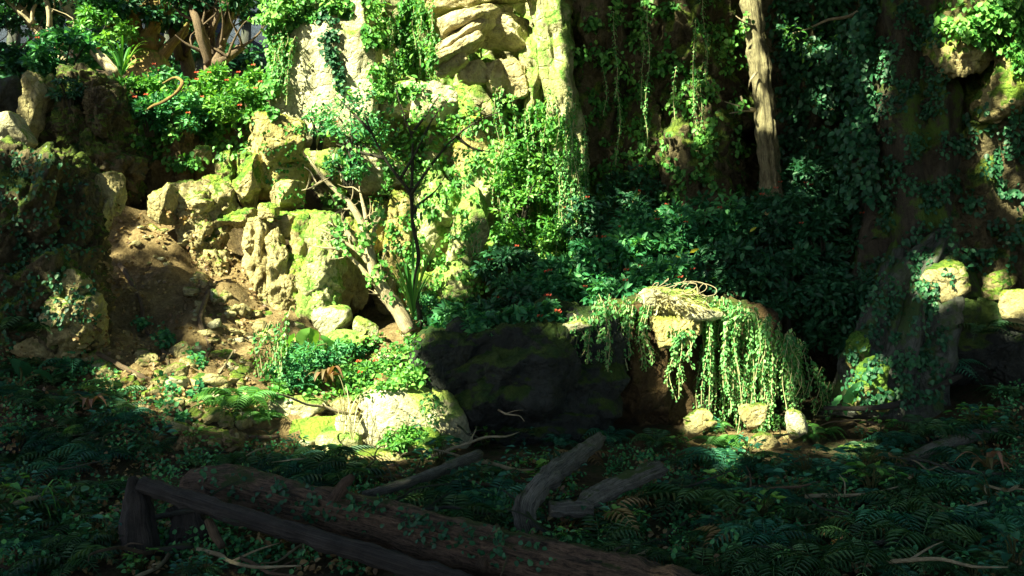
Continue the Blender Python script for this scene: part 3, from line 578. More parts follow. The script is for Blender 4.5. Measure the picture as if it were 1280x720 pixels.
shrub('shrub', 'light feathery bush behind the outcrop', 'shrub', 120, 40, 90, 60, 16, 1500, .09, 'leaf', group=G1)
for (a, b, w, h, Y, lab) in [(170,118,70,50,12.9,'bright shrub right beside the flat topped outcrop'),(205,108,60,44,13.3,'bright shrub under the curved golden root'),(225,140,80,50,12.7,'sunny shrub hanging over the rock bank'),
     (270,105,70,50,13.2,'leafy shrub with red blooms below the multi stemmed tree'),(300,135,70,60,12.8,'teal shrub left of the tall sunlit boulder'),(250,125,60,50,12.9,'small dense shrub between the sunny shrub and the teal one'),(185,140,50,36,12.6,'low shrub at the edge of the rock bank'),(320,105,50,40,13.4,'small shrub at the foot of the ivy corner')]:
    shrub('flowering_shrub', lab, 'shrub', a, b, w, h, Y, int(w*h*.42), .075, 'teal' if a % 2 else 'leaf', clumps=24, flowers=3 if a > 180 else 0, group=G1, spread=.4)
shrub('shrub', 'rounded teal shrub in the upper centre beside the pale rock face', 'shrub', 443, 150, 76, 84, 12.3, 1000, .055, 'teal', clumps=26, flowers=2)
shrub('shrub', 'teal shrub right of the tall sunlit boulder', 'shrub', 398, 150, 40, 50, 12.6, 500, .06, 'teal', clumps=18)
shrub('shrub', 'lower teal shrub above the bare shrub tips', 'shrub', 436, 205, 60, 36, 12.2, 420, .065, 'teal', clumps=20)
shrub('shrub', 'bushy green shrub growing out of the creeper wall', 'shrub', 655, 215, 80, 90, 12.6, 1100, .07, 'leaf', clumps=26)
shrub('shrub', 'bushy green shrub at the bottom of the creeper wall', 'shrub', 665, 285, 90, 70, 12.4, 1300, .07, 'leaf', clumps=28)
# thin leafy tree
Yt = 11.0
t = empty('thin_tree', P(520, 385, Yt)); b0 = P(520, 385, Yt); tag(t, 'thin dark stemmed young tree with loose leaves in front of the sunlit cliff', 'tree')
mb = MB(); mb.tube([P(a, b, Yt)-b0 for a, b in [(526,400),(519,360),(523,318),(516,280),(513,244),(498,222),(481,198),(464,165),(455,140)]], [.028, .026, .024, .023, .022, .02, .018, .014, .007], 8, .3, 0, 2, 5); mb.build('trunk', M['twig'], t)
ends = []
for q in [[(514,246),(516,188),(514,168),(501,134),(495,110)],[(518,270),(522,257),(536,246),(548,234),(565,205)],[(513,244),(540,205),(570,170),(600,150),(625,140)],[(500,224),(520,190),(540,150),(560,125)],[(481,198),(450,190),(420,180)],[(514,168),(535,140),(550,118)],[(464,165),(440,140),(420,120)],[(570,170),(590,185),(615,190)]]:
    mb = MB(); n = len(q); mb.tube([P(a, b, Yt-.25*i/n*math.sin(q[-1][0]))-b0 for i, (a, b) in enumerate(q)], [.024*(1-.8*i/(n-1)) for i in range(n)], 6, sub=3); mb.build('branch', M['twig'], t)
    for i, (a, b) in enumerate(q[1:]): ends += [(a, b)]*2+([(a*.6+q[i][0]*.4, b*.6+q[i][1]*.4)] if i else [])
pos = []; tip = []; nor = []
for a, b in ends:
    for k in range(8):
        d = Vector((random.gauss(0, .17), random.gauss(0, .17), random.gauss(0, .12))); pos.append((P(a, b, Yt)-b0+d)[:])
        tip.append((d.x+random.gauss(0, .1), d.y-.1, d.z-.12)); nor.append((random.gauss(0, .4), -.5+random.gauss(0, .4), .8))
leaves('foliage', M['leaf'], pos, tip, nor, np.random.default_rng(3).uniform(.055, .10, len(pos)), .55, parent=t)
# central dark bush bank
G2 = 'dark flowering bushes on the bank behind the log boulder'
for k, (a, b, w, h, Y, lab) in enumerate([(572,408,80,50,9.3,'low dark bush at the rounded end of the log boulder'),(622,412,90,42,8.95,'dark bush drooping over the top of the log boulder'),(668,398,80,40,9.1,'dark bush beside the narrow sunlit slab'),(640,385,110,70,10.4,'dark bush on the left part of the log boulder'),(700,362,110,80,10.8,'flowering bush above the narrow sunlit slab'),
     (640,335,90,60,11.4,'half shaded bush below the creeper wall'),(760,330,110,90,11,'flowering bush in the centre of the bank'),(815,300,110,90,11.3,'flowering bush left of the slim tree foot'),(880,280,110,80,11.6,'tall dark bush below the shaded rock wall'),
     (955,280,120,90,11.6,'dark bush at the foot of the slim tree'),(1030,300,110,100,11.4,'broad dark bush left of the giant tree'),(900,330,110,70,10.7,'dark bush behind the straw covered lip'),(980,360,120,90,10.5,'dark bush right of the straw covered lip'),
     (1045,390,90,100,10.4,'deep shaded bush left of the gnarled stump'),(770,372,70,44,10.0,'leafy bush at the left end of the vine rock'),(830,345,80,44,10.1,'leafy bush just behind the straw covered lip'),(1010,225,90,60,12.3,'leafy bush with sunny tips between slim and giant trees'),(790,240,70,60,12.6,'loose bush catching light on the shaded wall'),(730,270,60,70,12.2,'dark bush at the end of the creeper wall')]):
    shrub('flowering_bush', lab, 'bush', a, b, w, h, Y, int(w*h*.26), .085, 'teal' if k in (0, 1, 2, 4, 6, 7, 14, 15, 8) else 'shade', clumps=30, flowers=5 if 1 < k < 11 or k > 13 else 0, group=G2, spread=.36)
# gully plants
G3 = 'small plants in the sunlit gully'
for k, (a, b, w, h, Y, lab) in enumerate([(395,450,70,40,10,'leafy plant left of the reddish strap leaf plant'),(470,470,70,34,9.9,'low plant with tiny red blooms behind the gully stones'),(440,435,60,26,10.8,'low green plant below the upright pale block'),(500,480,50,36,9.6,'feathery plant left of the log boulder end'),
     (360,470,60,50,9.6,'dense plant at the foot of the hanging strands'),(520,440,60,30,10.6,'ground plant beside the dark bushes'),(530,385,40,40,11.4,'clump of leaves at the foot of the thin tree'),(500,548,60,26,8.1,'sprig on the largest gully boulder'),(350,440,40,40,10.4,'shaded plant left of the leafy plant')]):
    shrub('plant', lab, 'plant', a, b, w, h, Y, int(w*h*.4), .055, 'leaf' if k % 2 else 'teal', clumps=22, flowers=3 if k in (1, 3) else 0, group=G3, wr=.4, spread=.4)
ivy('ground_cover', 'low leaves covering the floor of the sunlit gully', 'ground cover', [(340,440),(520,415),(530,480),(450,500),(330,500)], 2600, .05, 'leaf', .1, clump=20, thr=-.1, hang=-.2, kind='stuff', seed=21)
ivy('ground_cover', 'small leaves sprouting on the dirt slope', 'ground cover', [(170,400),(260,430),(250,540),(180,500)], 700, .05, 'teal', .1, clump=22, thr=.2, hang=-.2, kind='stuff', seed=22)
ivy('ground_cover', 'dark leafy undergrowth on the forest floor', 'ground cover', [(0,430),(120,440),(220,540),(560,590),(800,560),(1050,600),(1280,480),(1280,720),(0,720)], 20000, .032, 'teal', .10, clump=38, thr=-.05, hang=-.3, kind='stuff', seed=23, ymax=9.6, dmin=3.5)
ivy('leaf_litter', 'brown dead leaves strewn on the dark floor', 'leaf litter', [(0,430),(120,440),(220,540),(560,590),(800,560),(1050,600),(1280,500),(1280,720),(0,720)], 5000, .04, 'dry', .02, clump=40, thr=.0, hang=0, kind='stuff', seed=24, ymax=9.6, dmin=3.5)

# ------------------------------------------------------------------ ferns
def fern_mesh(name, seed, mat, nf=12, L=.55, pairs=26):
    rr = random.Random(seed); pos = []; tip = []; nor = []; sz = []; vv = []
    RV = []; RF = []
    for f in range(nf):
        az = 2*math.pi*f/nf+rr.uniform(-.25, .25); l = L*rr.uniform(.7, 1.15); lift = rr.uniform(.7, 1.5); q = rr.uniform(.1, .95)
        dh = Vector((math.cos(az), math.sin(az), 0)); sd = Vector((-math.sin(az), math.cos(az), 0))
        nb = len(RV)
        for i in range(9):
            t = i/8; p = dh*(l*t*(.75+.25*t))+Vector((0, 0, l*(lift*t-lift*.95*t*t*1.05))); ww = .004*(1.2-t)
            RV += [(p-sd*ww)[:], (p+sd*ww)[:]]
            if i: RF.append((nb+2*i-2, nb+2*i-1, nb+2*i+1, nb+2*i))
        for i in range(1, pairs+1):
            t = i/pairs; p = dh*(l*t*(.75+.25*t))+Vector((0, 0, l*(lift*t-lift*.95*t*t*1.05)))
            tg = (dh+Vector((0, 0, lift*(1-2*t)))).normalized(); up = sd.cross(tg); up = up if up.z > 0 else -up
            w = l*.26*math.sin(math.pi*min(1, .12+t*.88)**.75)+.01
            for sgn in (-1, 1):
                pos.append(p[:]); tip.append((sd*sgn+tg*.45-Vector((0, 0, .22)))[:]); nor.append((up+sd*sgn*.2)[:]); sz.append(w); vv.append(min(1, max(0, q+rr.gauss(0, .12))))
        pos.append((dh*l)[:]); tip.append((dh-Vector((0, 0, .6)))[:]); nor.append((0, 0, 1)); sz.append(.04); vv.append(q)
    V, Fc, v = leaf_arrays(pos, tip, nor, np.array(sz), .15, np.array(vv))
    Fc = np.concatenate([Fc, np.array(RF)+len(V)]); V = np.concatenate([V, np.array(RV)]); v = np.concatenate([v, np.full(len(RV), .8)])
    return link_mesh(name, V, Fc, M[mat], None, False, v, mesh_only=True)
FM = [fern_mesh('fern', k, 'fern' if k % 2 else 'fernb', nf=7+k, L=.46+.06*(k % 3), pairs=15) for k in range(5)]
FD = [fern_mesh('dead_fern', 40+k, 'dry', nf=5, L=.4, pairs=13) for k in range(2)]
FL = [fern_mesh('fern', 20+k, 'fernlit', nf=10, L=.5, pairs=18) for k in range(2)]
def put_fern(px, py, scale, label, group, meshes, Y=None):
    h, m = hit(px, py, bvh_floor)
    if h is None or h.y > 12: return
    o = bpy.data.objects.new('fern', random.choice(meshes)); col.objects.link(o)
    o.location = h+Vector((0, 0, .02)); o.rotation_euler = (random.uniform(-.15, .15), random.uniform(-.15, .15), random.uniform(0, 6.28)); s = scale*random.uniform(.75, 1.3); o.scale = (s, s, s)
    tag(o, label, 'fern', group)
def zone_label(x, y):
    if y > 640: v = 'in the nearest row'
    elif y > 570: v = 'in the middle row'
    else: v = 'in the far row'
    hz = ['at the far left', 'by the log stump', 'behind the fallen log', 'left of the curved root', 'right of the grey log pieces', 'below the vine curtain', 'on the right bank', 'in the lower right corner']
    return 'dark teal fern '+v+' '+hz[min(7, int(x/160))]
random.seed(11)
pts = []; tries = 0
poly = [(0,450),(110,470),(230,560),(330,575),(560,595),(700,565),(900,570),(1050,590),(1110,540),(1280,500),(1280,735),(0,735)]
while len(pts) < 150 and tries < 16000:
    tries += 1; x = random.uniform(-10, 1290); y = 450+290*random.random()**.8
    if not inpoly(x, y, poly): continue
    # keep the logs and roots readable
    ly = 606+(x-232)*.222
    if 150 < x < 900 and -38 < y-ly-18 < 95: continue
    if 630 < x < 840 and 560 < y < 690: continue
    if 440 < x < 600 and abs(y-(622-(x-455)*.36)) < 14: continue
    if any((x-a)**2+((y-b)*1.6)**2 < (10+(y-450)*.085)**2 for a, b in pts): continue
    pts.append((x, y)); put_fern(x, y, random.choice((.35, .45, .55, .7, .85)), zone_label(x, y), zone_label(x, y).replace('dark teal fern', 'ferns'), FM)
for k in range(9):
    x = random.uniform(0, 1280); y = random.uniform(560, 710)
    if not (130 < x < 900 and -45 < y-(624+(x-232)*.222) < 90): put_fern(x, y, .8, 'withered brown fern among the dark green ones', 'withered ferns', FD)
for (a, b, s, lab) in [(300,515,.9,'bright fern at the foot of the dirt slope'),(265,505,.6,'small bright fern on the dirt slope edge'),(325,530,.7,'bright fern left of the flat pinkish stone'),(905,565,.7,'bright fern in front of the tan stones under the vines'),(965,535,.6,'bright fern under the vine curtain middle'),(1010,550,.6,'sunny fern right of the pointed stone'),(1030,545,.6,'half shaded fern beyond the pointed stone'),(545,560,.5,'fern sprig under the largest gully boulder'),(395,440,.5,'fern beside the mossy pillars foot'),(890,540,.5,'light fern beside the tan stone left under the vines')]:
    put_fern(a, b, s, lab, None, FL)
for (a, b, s, lab) in [(1230,420,.9,'dark fern on the boulder pile at the right'),(1180,470,.8,'dark fern beside the gnarled stump foot'),(1260,500,.9,'dark fern at the right edge below the boulder pile'),(30,420,.9,'dark fern under the left outcrop'),(700,560,.7,'fern in the shade below the log boulder'),(760,555,.8,'fern under the left edge of the vine rock'),(820,560,.7,'fern below the brown hollow of the vine rock')]:
    put_fern(a, b, s, lab, None, FM)

# ------------------------------------------------------------------ hanging vines
def strand_mesh(seed, L, mat='vine'):
    rr = random.Random(seed); pts = []; p = Vector((0, 0, 0)); n = int(L/.05)
    sx = rr.uniform(-.05, .05)
    for i in range(n+1):
        t = i/n; pts.append(Vector((sx*t+.03*math.sin(t*7+seed), .03*math.cos(t*5+seed), -L*t)))
    mb = MB(); mb.tube(pts, [.0045]*len(pts), 4, cap=False)
    V = np.concatenate(mb.V); Fa = [list(f) for f in mb.F]; Fa = np.array(Fa)
    pos = []; tip = []; nor = []; sz = []
    m = int(L/.013)
    for i in range(m):
        t = (i+rr.random())/m; k = min(n-1, int(t*n)); q = pts[k].lerp(pts[k+1], t*n-k); a = rr.uniform(0, 6.28)
        d = Vector((math.cos(a), math.sin(a), 0)); pos.append((q+d*rr.uniform(.0, .025))[:]); tip.append((d*.7+Vector((0, 0, -.8+rr.gauss(0, .3))))[:]); nor.append((d+Vector((0, -.4, .6)))[:])
        sz.append(rr.uniform(.03, .062)*(1-.4*t))
    V2, F2, v2 = leaf_arrays(pos, tip, nor, np.array(sz), .75, np.array([rr.random() for _ in pos]))
    return V, Fa, V2, F2, v2
STR = []
for k, L in enumerate([.35, .5, .65, .8, .95, 1.1, 1.25, 1.4]):
    V, Fa, V2, F2, v2 = strand_mesh(k*5+1, L)
    me_l = link_mesh('foliage', V2, F2, M['vine'], smooth=False, var=v2, mesh_only=True)
    me_s = link_mesh('stem', V, Fa, M['straw'], mesh_only=True, var=np.full(len(V), .4))
    STR.append((L, me_s, me_l))
def hang(px, py0, py1, Y, label, group, name='hanging_vine'):
    L = (py1-py0)/F*Y; k = min(range(len(STR)), key=lambda i: abs(STR[i][0]-L)); l0, a, b = STR[k]
    r = empty(name, P(px, py0, Y)); r.rotation_euler = (0, random.uniform(-.04, .04), random.uniform(0, 6.28)); r.scale = (1, 1, L/l0); tag(r, label, 'vine', group)
    for nme, me in (('stem', a), ('foliage', b)):
        o = bpy.data.objects.new(nme, me); col.objects.link(o); o.parent = r
random.seed(5)
for k in range(84):
    x = 880+k*1.45+random.uniform(-2, 2)+5*math.sin(k*.55); t = max(0, (x-880)/120)
    top = 376+58*max(0, t-.25)**1.2*1.3+random.uniform(-8, 8); bot = 512+25*math.sin(t*3)+random.uniform(-45, 30)
    if math.sin(k*.9)+math.sin(k*.37) < -.7: bot -= random.uniform(40, 90)
    hang(x, top, bot, 9.1+.45*random.random()-.1*t, 'leafy vine strand in the long sunlit curtain over the undercut rock', 'strands of the vine curtain')
for k in range(34):
    x = random.uniform(742, 812); top = 372+random.uniform(-6, 14); hang(x, top, top+random.uniform(30, 95), 9.1+.25*random.random(), 'vine strand draped left of the straw covered lip', 'strands left of the lip')
for k in range(16):
    x = random.uniform(708, 762); top = 400-(x-700)*.3+random.uniform(-3, 8); hang(x, top, top+random.uniform(30, 90), 9.0+.1*random.random(), 'vine strand over the right end of the log boulder', 'strands on the log boulder')
for k in range(9):
    x = random.uniform(838, 864); top = 412+random.uniform(-6, 8); hang(x, top, top+random.uniform(35, 90), 9.0, 'vine strand hanging free below the yellow mossy knob', 'strands under the knob')
for k in range(14):
    x = 985+k*5+random.uniform(-2, 2); top = 410+k*6; hang(x, top, top+random.uniform(60, 110), 9.5, 'dark shaded vine strand right of the sunlit curtain', 'shaded strands right of the curtain')
for k in range(14):
    x = 700+k*2.0+random.uniform(-3, 3); top = 195+k*3; hang(x, top, top+random.uniform(45, 95), 12.1, 'vine strand falling from the foot of the buttress', 'strands below the buttress')
for k in range(8):
    x = 322+k*5.5; top = 395+random.uniform(-14, 14)+(20 if k < 4 else 0); hang(x, top, top+random.uniform(60, 95), 9.4, 'thin vine strand hanging beside the dirt slope', 'strands beside the dirt slope')
for k in range(7):
    x = 530+k*3.2; hang(x, 492+random.uniform(-4, 6), 492+random.uniform(25, 60), 8.25, 'small dark vine strand at the round end of the log boulder', 'strands at the log boulder end')
for k in range(0):
    x = 560+k*24+random.uniform(-4, 4); hang(x, 420+random.uniform(-8, 14), 425+random.uniform(20, 110), 8.55+.1*random.random(), 'dim vine strand lying on the shaded front of the log boulder', 'strands on the shaded log boulder')
# curly dry tendrils and straw on the lip
pos = []; tip = []; nor = []
for k in range(200):
    h, m = hit(random.uniform(815, 880), random.uniform(366, 390))
    if h is None or h.y > 9.8: continue
    pos.append((h+m*.01)[:]); tip.append((random.gauss(.2, .6), -.5+random.gauss(0, .3), random.gauss(-.2, .35))); nor.append(m[:])
o = leaves('dry_grass', M['straw'], pos, tip, nor, np.random.default_rng(1).uniform(.05, .12, len(pos)), .06); tag(o, 'dry straw lying over the sunlit rock lip', 'grass', kind='stuff')
for k in range(5):
    a0 = 815+k*16; h0 = 362+random.uniform(-3, 3); mb = MB(); base = P(a0, h0, 9.1)
    mb.tube([Vector((.03*i*math.sin(k+i*.9), .05*math.cos(i*1.3+k), .07*math.sin(i*.9+k*.5)+.02)) for i in range(9)], [.0045]*9, 5, sub=4)
    o = mb.build('tendril', M['palebark']); o.location = base; tag(o, 'curly dry tendril looping above the straw covered lip', 'tendril', 'curly tendrils on the lip')

random.seed(21)
for (x0, x1, y0, y1, l0, l1, n_, lab, grp) in [(615, 738, 105, 215, 50, 130, 46, 'vine strand trailing down the sunlit creeper wall', 'strands on the creeper wall'),
        (462, 552, -10, 70, 40, 100, 22, 'vine strand trailing between pale rock face and overhang', 'strands left of the overhang'), (300, 372, -10, 60, 40, 90, 18, 'vine strand trailing on the ivy corner of the cliff', 'strands on the ivy corner'),
        (560, 655, 240, 330, 30, 70, 14, 'vine strand trailing over the sloping pale slab', 'strands on the sloping slab'), (735, 920, -10, 150, 60, 140, 12, 'shaded vine strand on the wall left of the slim tree', 'strands on the shaded wall')]:
    for k in range(n_):
        x = random.uniform(x0, x1); y = random.uniform(y0, y1); h, m = hit(x, y)
        if h is None or h.y > 16: continue
        hang(x, y, y+random.uniform(l0, l1), h.y-.18, lab, grp)
# ------------------------------------------------------------------ strap plants, big leaves, grasses
def strap_plant(name, label, cat, px, py, Y, n, L, mat, w=.05, lift=1.0, group=None, droop=1.0, cols=None):
    c = P(px, py, Y); root = empty(name, c); tag(root, label, cat, group)
    for f in range(n):
        az = 2.4*f+random.uniform(-.2, .2); l = L*random.uniform(.7, 1.1); d = Vector((math.cos(az), math.sin(az), 0)); s = Vector((-d.y, d.x, 0)); lf = lift*random.uniform(.6, 1.3)
        V = []; K = 8
        for i in range(K+1):
            t = i/K; p = d*(l*t*.8)+Vector((0, 0, l*(lf*t-droop*t*t*lf*.9))); ww = w*math.sin(math.pi*min(1, .15+t*.85))**.8/2+.001
            V += [(p-s*ww+Vector((0, 0, .3*ww)))[:], p[:], (p+s*ww+Vector((0, 0, .3*ww)))[:]]
        Fc = []
        for i in range(K): a = i*3; Fc += [(a, a+1, a+4, a+3), (a+1, a+2, a+5, a+4)]
        link_mesh('leaf', V, Fc, M[mat], root, var=np.full(len(V), random.random()))
    return root
strap_plant('bromeliad', 'rosette plant with reddish strap leaves behind the gully stones', 'plant', 408, 478, 9.6, 16, .34, 'pink', .05, 1.6)
strap_plant('spiky_plant', 'bright spiky leafed plant on top beside the flat outcrop', 'plant', 152, 96, 13, 22, .45, 'leaf', .035, 2.2, droop=.6)
strap_plant('reed_plant', 'upright narrow leafed plant at the foot of the thin tree', 'plant', 516, 396, 11, 18, .5, 'leaf', .035, 2.8, droop=.5)
strap_plant('bromeliad', 'dark rosette with red central leaves at the shaded left', 'plant', 112, 512, 8.2, 12, .28, 'pink', .04, 1.6)
strap_plant('bromeliad', 'shaded rosette with red tinged leaves at the right edge', 'plant', 1235, 590, 6.8, 12, .3, 'pink', .04, 1.8)
strap_plant('grass_tuft', 'grassy tuft with a few yellow blades at the lower left', 'grass', 45, 655, 6, 20, .35, 'leaf', .012, 2.2)
for (a, b, Y, lab) in [(440,552,8.1,'tuft of dry stalks standing among the gully stones'),(430,545,8.2,'thin dry stalks behind the greenish gully stone')]:
    strap_plant('dry_stalks', lab, 'grass', a, b, Y, 12, .26, 'straw', .005, 3.0, droop=.5)
def big_leaf(name, label, px, py, Y, items, mat):
    root = empty(name, P(px, py, Y)); tag(root, label, 'plant')
    for (dx, dz, size, yaw, pitch, roll) in items:
        K = 10; V = []; m = Matrix.Rotation(yaw, 3, 'Z')@Matrix.Rotation(pitch, 3, 'X')@Matrix.Rotation(roll, 3, 'Y')
        for i in range(K+1):
            t = i/K; y = (t-.25)*size; w = size*.42*math.sin(math.pi*t**.65)**.8+.001
            for j in range(-3, 4):
                u = j/3; back = -.18*size*abs(u)*(1-t)**2
                V.append((m@Vector((u*w, y+back, -.25*size*(t-.3)**2+.10*size*abs(u)+.012*math.sin(t*30)*abs(u)))+Vector((dx, 0, dz)))[:])
        Fc = [(i*7+j, i*7+j+1, i*7+j+8, i*7+j+7) for i in range(K) for j in range(6)]
        lf = link_mesh('leaf', V, Fc, M[mat], root, var=np.full(len(V), random.uniform(.4, .9)))
        mb = MB(); mb.tube([(0, 0, -.05), (dx*.4, .03, dz*.6), (dx, 0, dz)], [.012, .01, .007], 6, sub=4); mb.build('stalk', M['stem'], root)
big_leaf('taro_plant', 'large heart leafed plant in front of the sunlit moss of the stump', 1075, 512, 8.9, [(-.03, .16, .34, .8, -1.0, .2), (.18, .05, .2, -.9, -.9, 0), (-.22, .08, .18, 1.6, -.9, 0)], 'teal')
big_leaf('taro_plant', 'broad pale green leaf plant in the shade at the far left', 25, 478, 8.6, [(0, .15, .26, .5, -.6, .5), (.2, .08, .18, -.6, -.5, -.3), (-.25, .05, .2, 1.2, -.6, .3)], 'shade')
big_leaf('taro_plant', 'broad leafed plant left in the sunny gully', 385, 440, 10.2, [(0, .16, .32, .6, -1.0, .2), (.22, .1, .28, -.8, -.8, 0), (-.2, .12, .25, 1.4, -1, 0), (.1, .02, .25, -2, -.6, 0)], 'leaf')
for k, (a, b, w, Y) in enumerate([(862,316,24,10.2),(937,290,20,10.9),(844,320,14,10.2)]):
    c = P(a, b, Y); o = leaves('fallen_leaf', M['yleaf'], [(0, 0, 0)], [(1, .2, [.45, .7, -.3][k])], [(0, -.9, .4)], w*Y/F*.6, .3); o.location = c
    tag(o, ['yellow leaf blade lit above the straw covered lip', 'yellow leaf blade lit at the foot of the slim tree', 'small yellow leaf left of the larger yellow blade'][k], 'leaf')
# twig with lit leaves right of slim tree
t = empty('leafy_branch', P(1062, 20, 11.6)); b0 = P(1062, 20, 11.6); tag(t, 'arched twig with small sunny leaves right of the slim tree', 'branch')
mb = MB(); mb.tube([P(a, b, 11.6)-b0 for a, b in [(1095,0),(1062,20),(1035,25),(1010,36),(990,42)]], [.03, .022, .018, .012, .006], 6, sub=4); mb.build('twig', M['palebark'], t)
pos = []; tip = []; nor = []
for a, b, n in [(985,38,26),(998,48,26),(1015,52,24),(1030,62,20),(1005,60,14),(1040,45,10)]:
    for k in range(n):
        d = Vector((random.gauss(0, .09), random.gauss(0, .09), random.gauss(0, .08))); pos.append((P(a, b, 11.6)-b0+d)[:]); tip.append((d.x, d.y-.05, d.z-.06)); nor.append((random.gauss(0, .4), -.4, .8))
leaves('foliage', M['leaf'], pos, tip, nor, np.random.default_rng(4).uniform(.05, .09, len(pos)), .55, parent=t)
# golden roots top left
wood('curved_root', 'golden curved root looping over the bright shrubs', 'root', [[(178,142,12.45,.012),(190,133,12.3,.018),(208,125,12.25,.022),(222,114,12.25,.024),(228,103,12.3,.022),(219,97,12.4,.02),(204,104,12.6,.014)]], 'goldbark', seg=10, wob=.4)
wood('broken_log', 'pale broken trunk piece leaning behind the flat topped outcrop', 'log', [[(146,94,13.4,.09),(132,78,13.5,.085),(117,64,13.6,.07)]], 'palebark', seg=14)

for q, lab in [([(150,330,10.9),(175,372,10.5),(182,410,10.1),(205,440,9.85),(214,470,9.6)], 'thin dark root running down the shaded dirt slope'),([(262,362,11.1),(250,400,10.6),(262,432,10.1),(252,462,9.7)], 'crooked root crossing the dirt slope under the crag'),([(120,440,9.6),(160,462,9.4),(205,486,9.1),(232,520,8.7)], 'bent root along the lower dirt slope')]:
    pp = []
    for a, b, Y in q:
        h, m = hit(a, b); pp.append((a, b, (h.y-.03) if h is not None else Y, .028))
    pp[-1] = pp[-1][:3]+(.008,); wood('root', lab, 'root', [pp], 'bark', seg=8, wob=.4)
# ------------------------------------------------------------------ pebbles on the slopes
random.seed(9)
PM = []
for k in range(6):
    mb = MB(); blob(mb, (0, 0, 0), (1, .85, .7), 400+k*7, sub=3, amp=.16, cuts=7)
    PM.append([mb.build('stone', M[m_], mesh_only=True) for m_ in ('tan', 'pale', 'brown')])
for poly, n, kind, lab, grp, s0, s1 in [([(240,340),(345,400),(340,450),(300,480),(240,400)], 80, 0, 'loose tan stone on the upper dirt slope', 'stones on the upper dirt slope', .03, .13),
        ([(90,420),(310,440),(330,520),(270,545),(160,520)], 130, 0, 'loose tan stone on the lower dirt slope', 'stones on the lower dirt slope', .035, .14),
        ([(170,260),(240,300),(230,340),(160,330)], 16, 0, 'small stone on the dusty slope under the crag', 'stones under the crag', .03, .09),
        ([(350,400),(530,410),(530,500),(350,500)], 36, 1, 'small pale stone lying in the sunny gully', 'pebbles in the gully', .03, .10),
        ([(850,520),(1010,520),(1060,590),(900,600)], 24, 0, 'small stone on the ground under the vine curtain', 'pebbles under the vines', .02, .07),
        ([(170,540),(330,545),(330,580),(200,590)], 20, 2, 'shaded stone in the rubble above the fallen log', 'rubble above the fallen log', .04, .11)]:
    for x, y in sample_poly(poly, n):
        h, m = hit(x, y)
        if h is None: continue
        o = bpy.data.objects.new('stone', random.choice(PM)[kind if random.random() < .8 else (kind+1) % 3]); col.objects.link(o)
        s = s0+(s1-s0)*random.random()**2.2; o.scale = (s*random.uniform(.8, 1.3), s, s*random.uniform(.6, 1)); o.rotation_euler = (random.gauss(0, .3), random.gauss(0, .3), random.uniform(0, 6.28))
        o.location = h-Vector((0, 0, s*.1)); tag(o, lab, 'stone', grp)

# ------------------------------------------------------------------ twigs and seedlings on the forest floor
random.seed(31); TW = []
for k in range(6):
    mb = MB(); q = [Vector((0, 0, 0))]
    for i in range(5): q.append(q[-1]+Vector((.2, random.gauss(0, .05), random.gauss(0, .025))))
    mb.tube(q, [.016, .015, .013, .011, .008, .004], 7, .25, 0, k, 3)
    mb.tube([q[2], q[2]+Vector((.12, .12, .05)), q[2]+Vector((.2, .26, .06))], [.009, .006, .003], 5, sub=3)
    TW.append([mb.build('twig', M[m_], mesh_only=True) for m_ in ('greybark', 'palebark', 'bark')])
for k in range(90):
    x = random.uniform(0, 1280); y = random.uniform(520, 725); h, m = hit(x, y, bvh_floor)
    if h is None or h.y > 9.6: continue
    o = bpy.data.objects.new('fallen_twig', TW[k % 6][random.choice((0, 0, 1, 2))]); col.objects.link(o); o.location = h+Vector((0, 0, random.uniform(.03, .14)))
    o.rotation_euler = (random.gauss(0, .2), random.gauss(0, .12), random.uniform(0, 6.28)); f = random.uniform(.4, 1.1); o.scale = (f, f, f*1.2)
    tag(o, 'dead twig lying among the dark ferns '+('left of the log' if x < 240 else 'between log and boulder' if x < 640 else 'in the lower centre' if x < 900 else 'at the lower right'), 'twig', 'dead twigs '+('left of the log' if x < 240 else 'between log and boulder' if x < 640 else 'in the lower centre' if x < 900 else 'at the lower right'))
SD = []
for k in range(4):
    g_ = np.random.default_rng(60+k); m_ = 34; a_ = g_.uniform(0, 6.28, m_); r_ = g_.uniform(.02, .16, m_); z_ = g_.uniform(.04, .24, m_)
    ps = np.stack([np.cos(a_)*r_, np.sin(a_)*r_, z_], 1); tp = np.stack([np.cos(a_), np.sin(a_), g_.uniform(-.3, .4, m_)], 1)
    V, Fc, v = leaf_arrays(ps, tp, np.stack([g_.normal(0, .3, m_), g_.normal(0, .3, m_), np.ones(m_)], 1), g_.uniform(.05, .1, m_), .5)
    me_l = link_mesh('foliage', V, Fc, M['leaf' if k == 3 else 'fern'], None, False, v, mesh_only=True)
    mb = MB()
    for i in range(0, m_, 2): mb.tube([(0, 0, -.02), (ps[i][0]*.4, ps[i][1]*.4, ps[i][2]*.7), tuple(ps[i])], [.005, .004, .002], 4)
    SD.append((me_l, mb.build('stem', M['stem'], mesh_only=True)))
for k in range(90):
    x = random.uniform(0, 1280); y = 540+190*random.random(); h, m = hit(x, y, bvh_floor)
    if h is None or h.y > 9.4 or (150 < x < 900 and -45 < y-(624+(x-232)*.222) < 80): continue
    r = empty('seedling', h); r.rotation_euler.z = random.uniform(0, 6.28); f = random.uniform(.5, 1.2); r.scale = (f, f, f)
    z_ = 'at the lower left' if x < 240 else 'behind the fallen log' if x < 640 and y < 660 else 'in the lower centre' if x < 900 else 'at the lower right'
    tag(r, 'small broad leafed seedling among the dark ferns '+z_, 'seedling', 'seedlings '+z_)
    for nme, me in zip(('foliage', 'stem'), random.choice(SD)):
        o = bpy.data.objects.new(nme, me); col.objects.link(o); o.parent = r

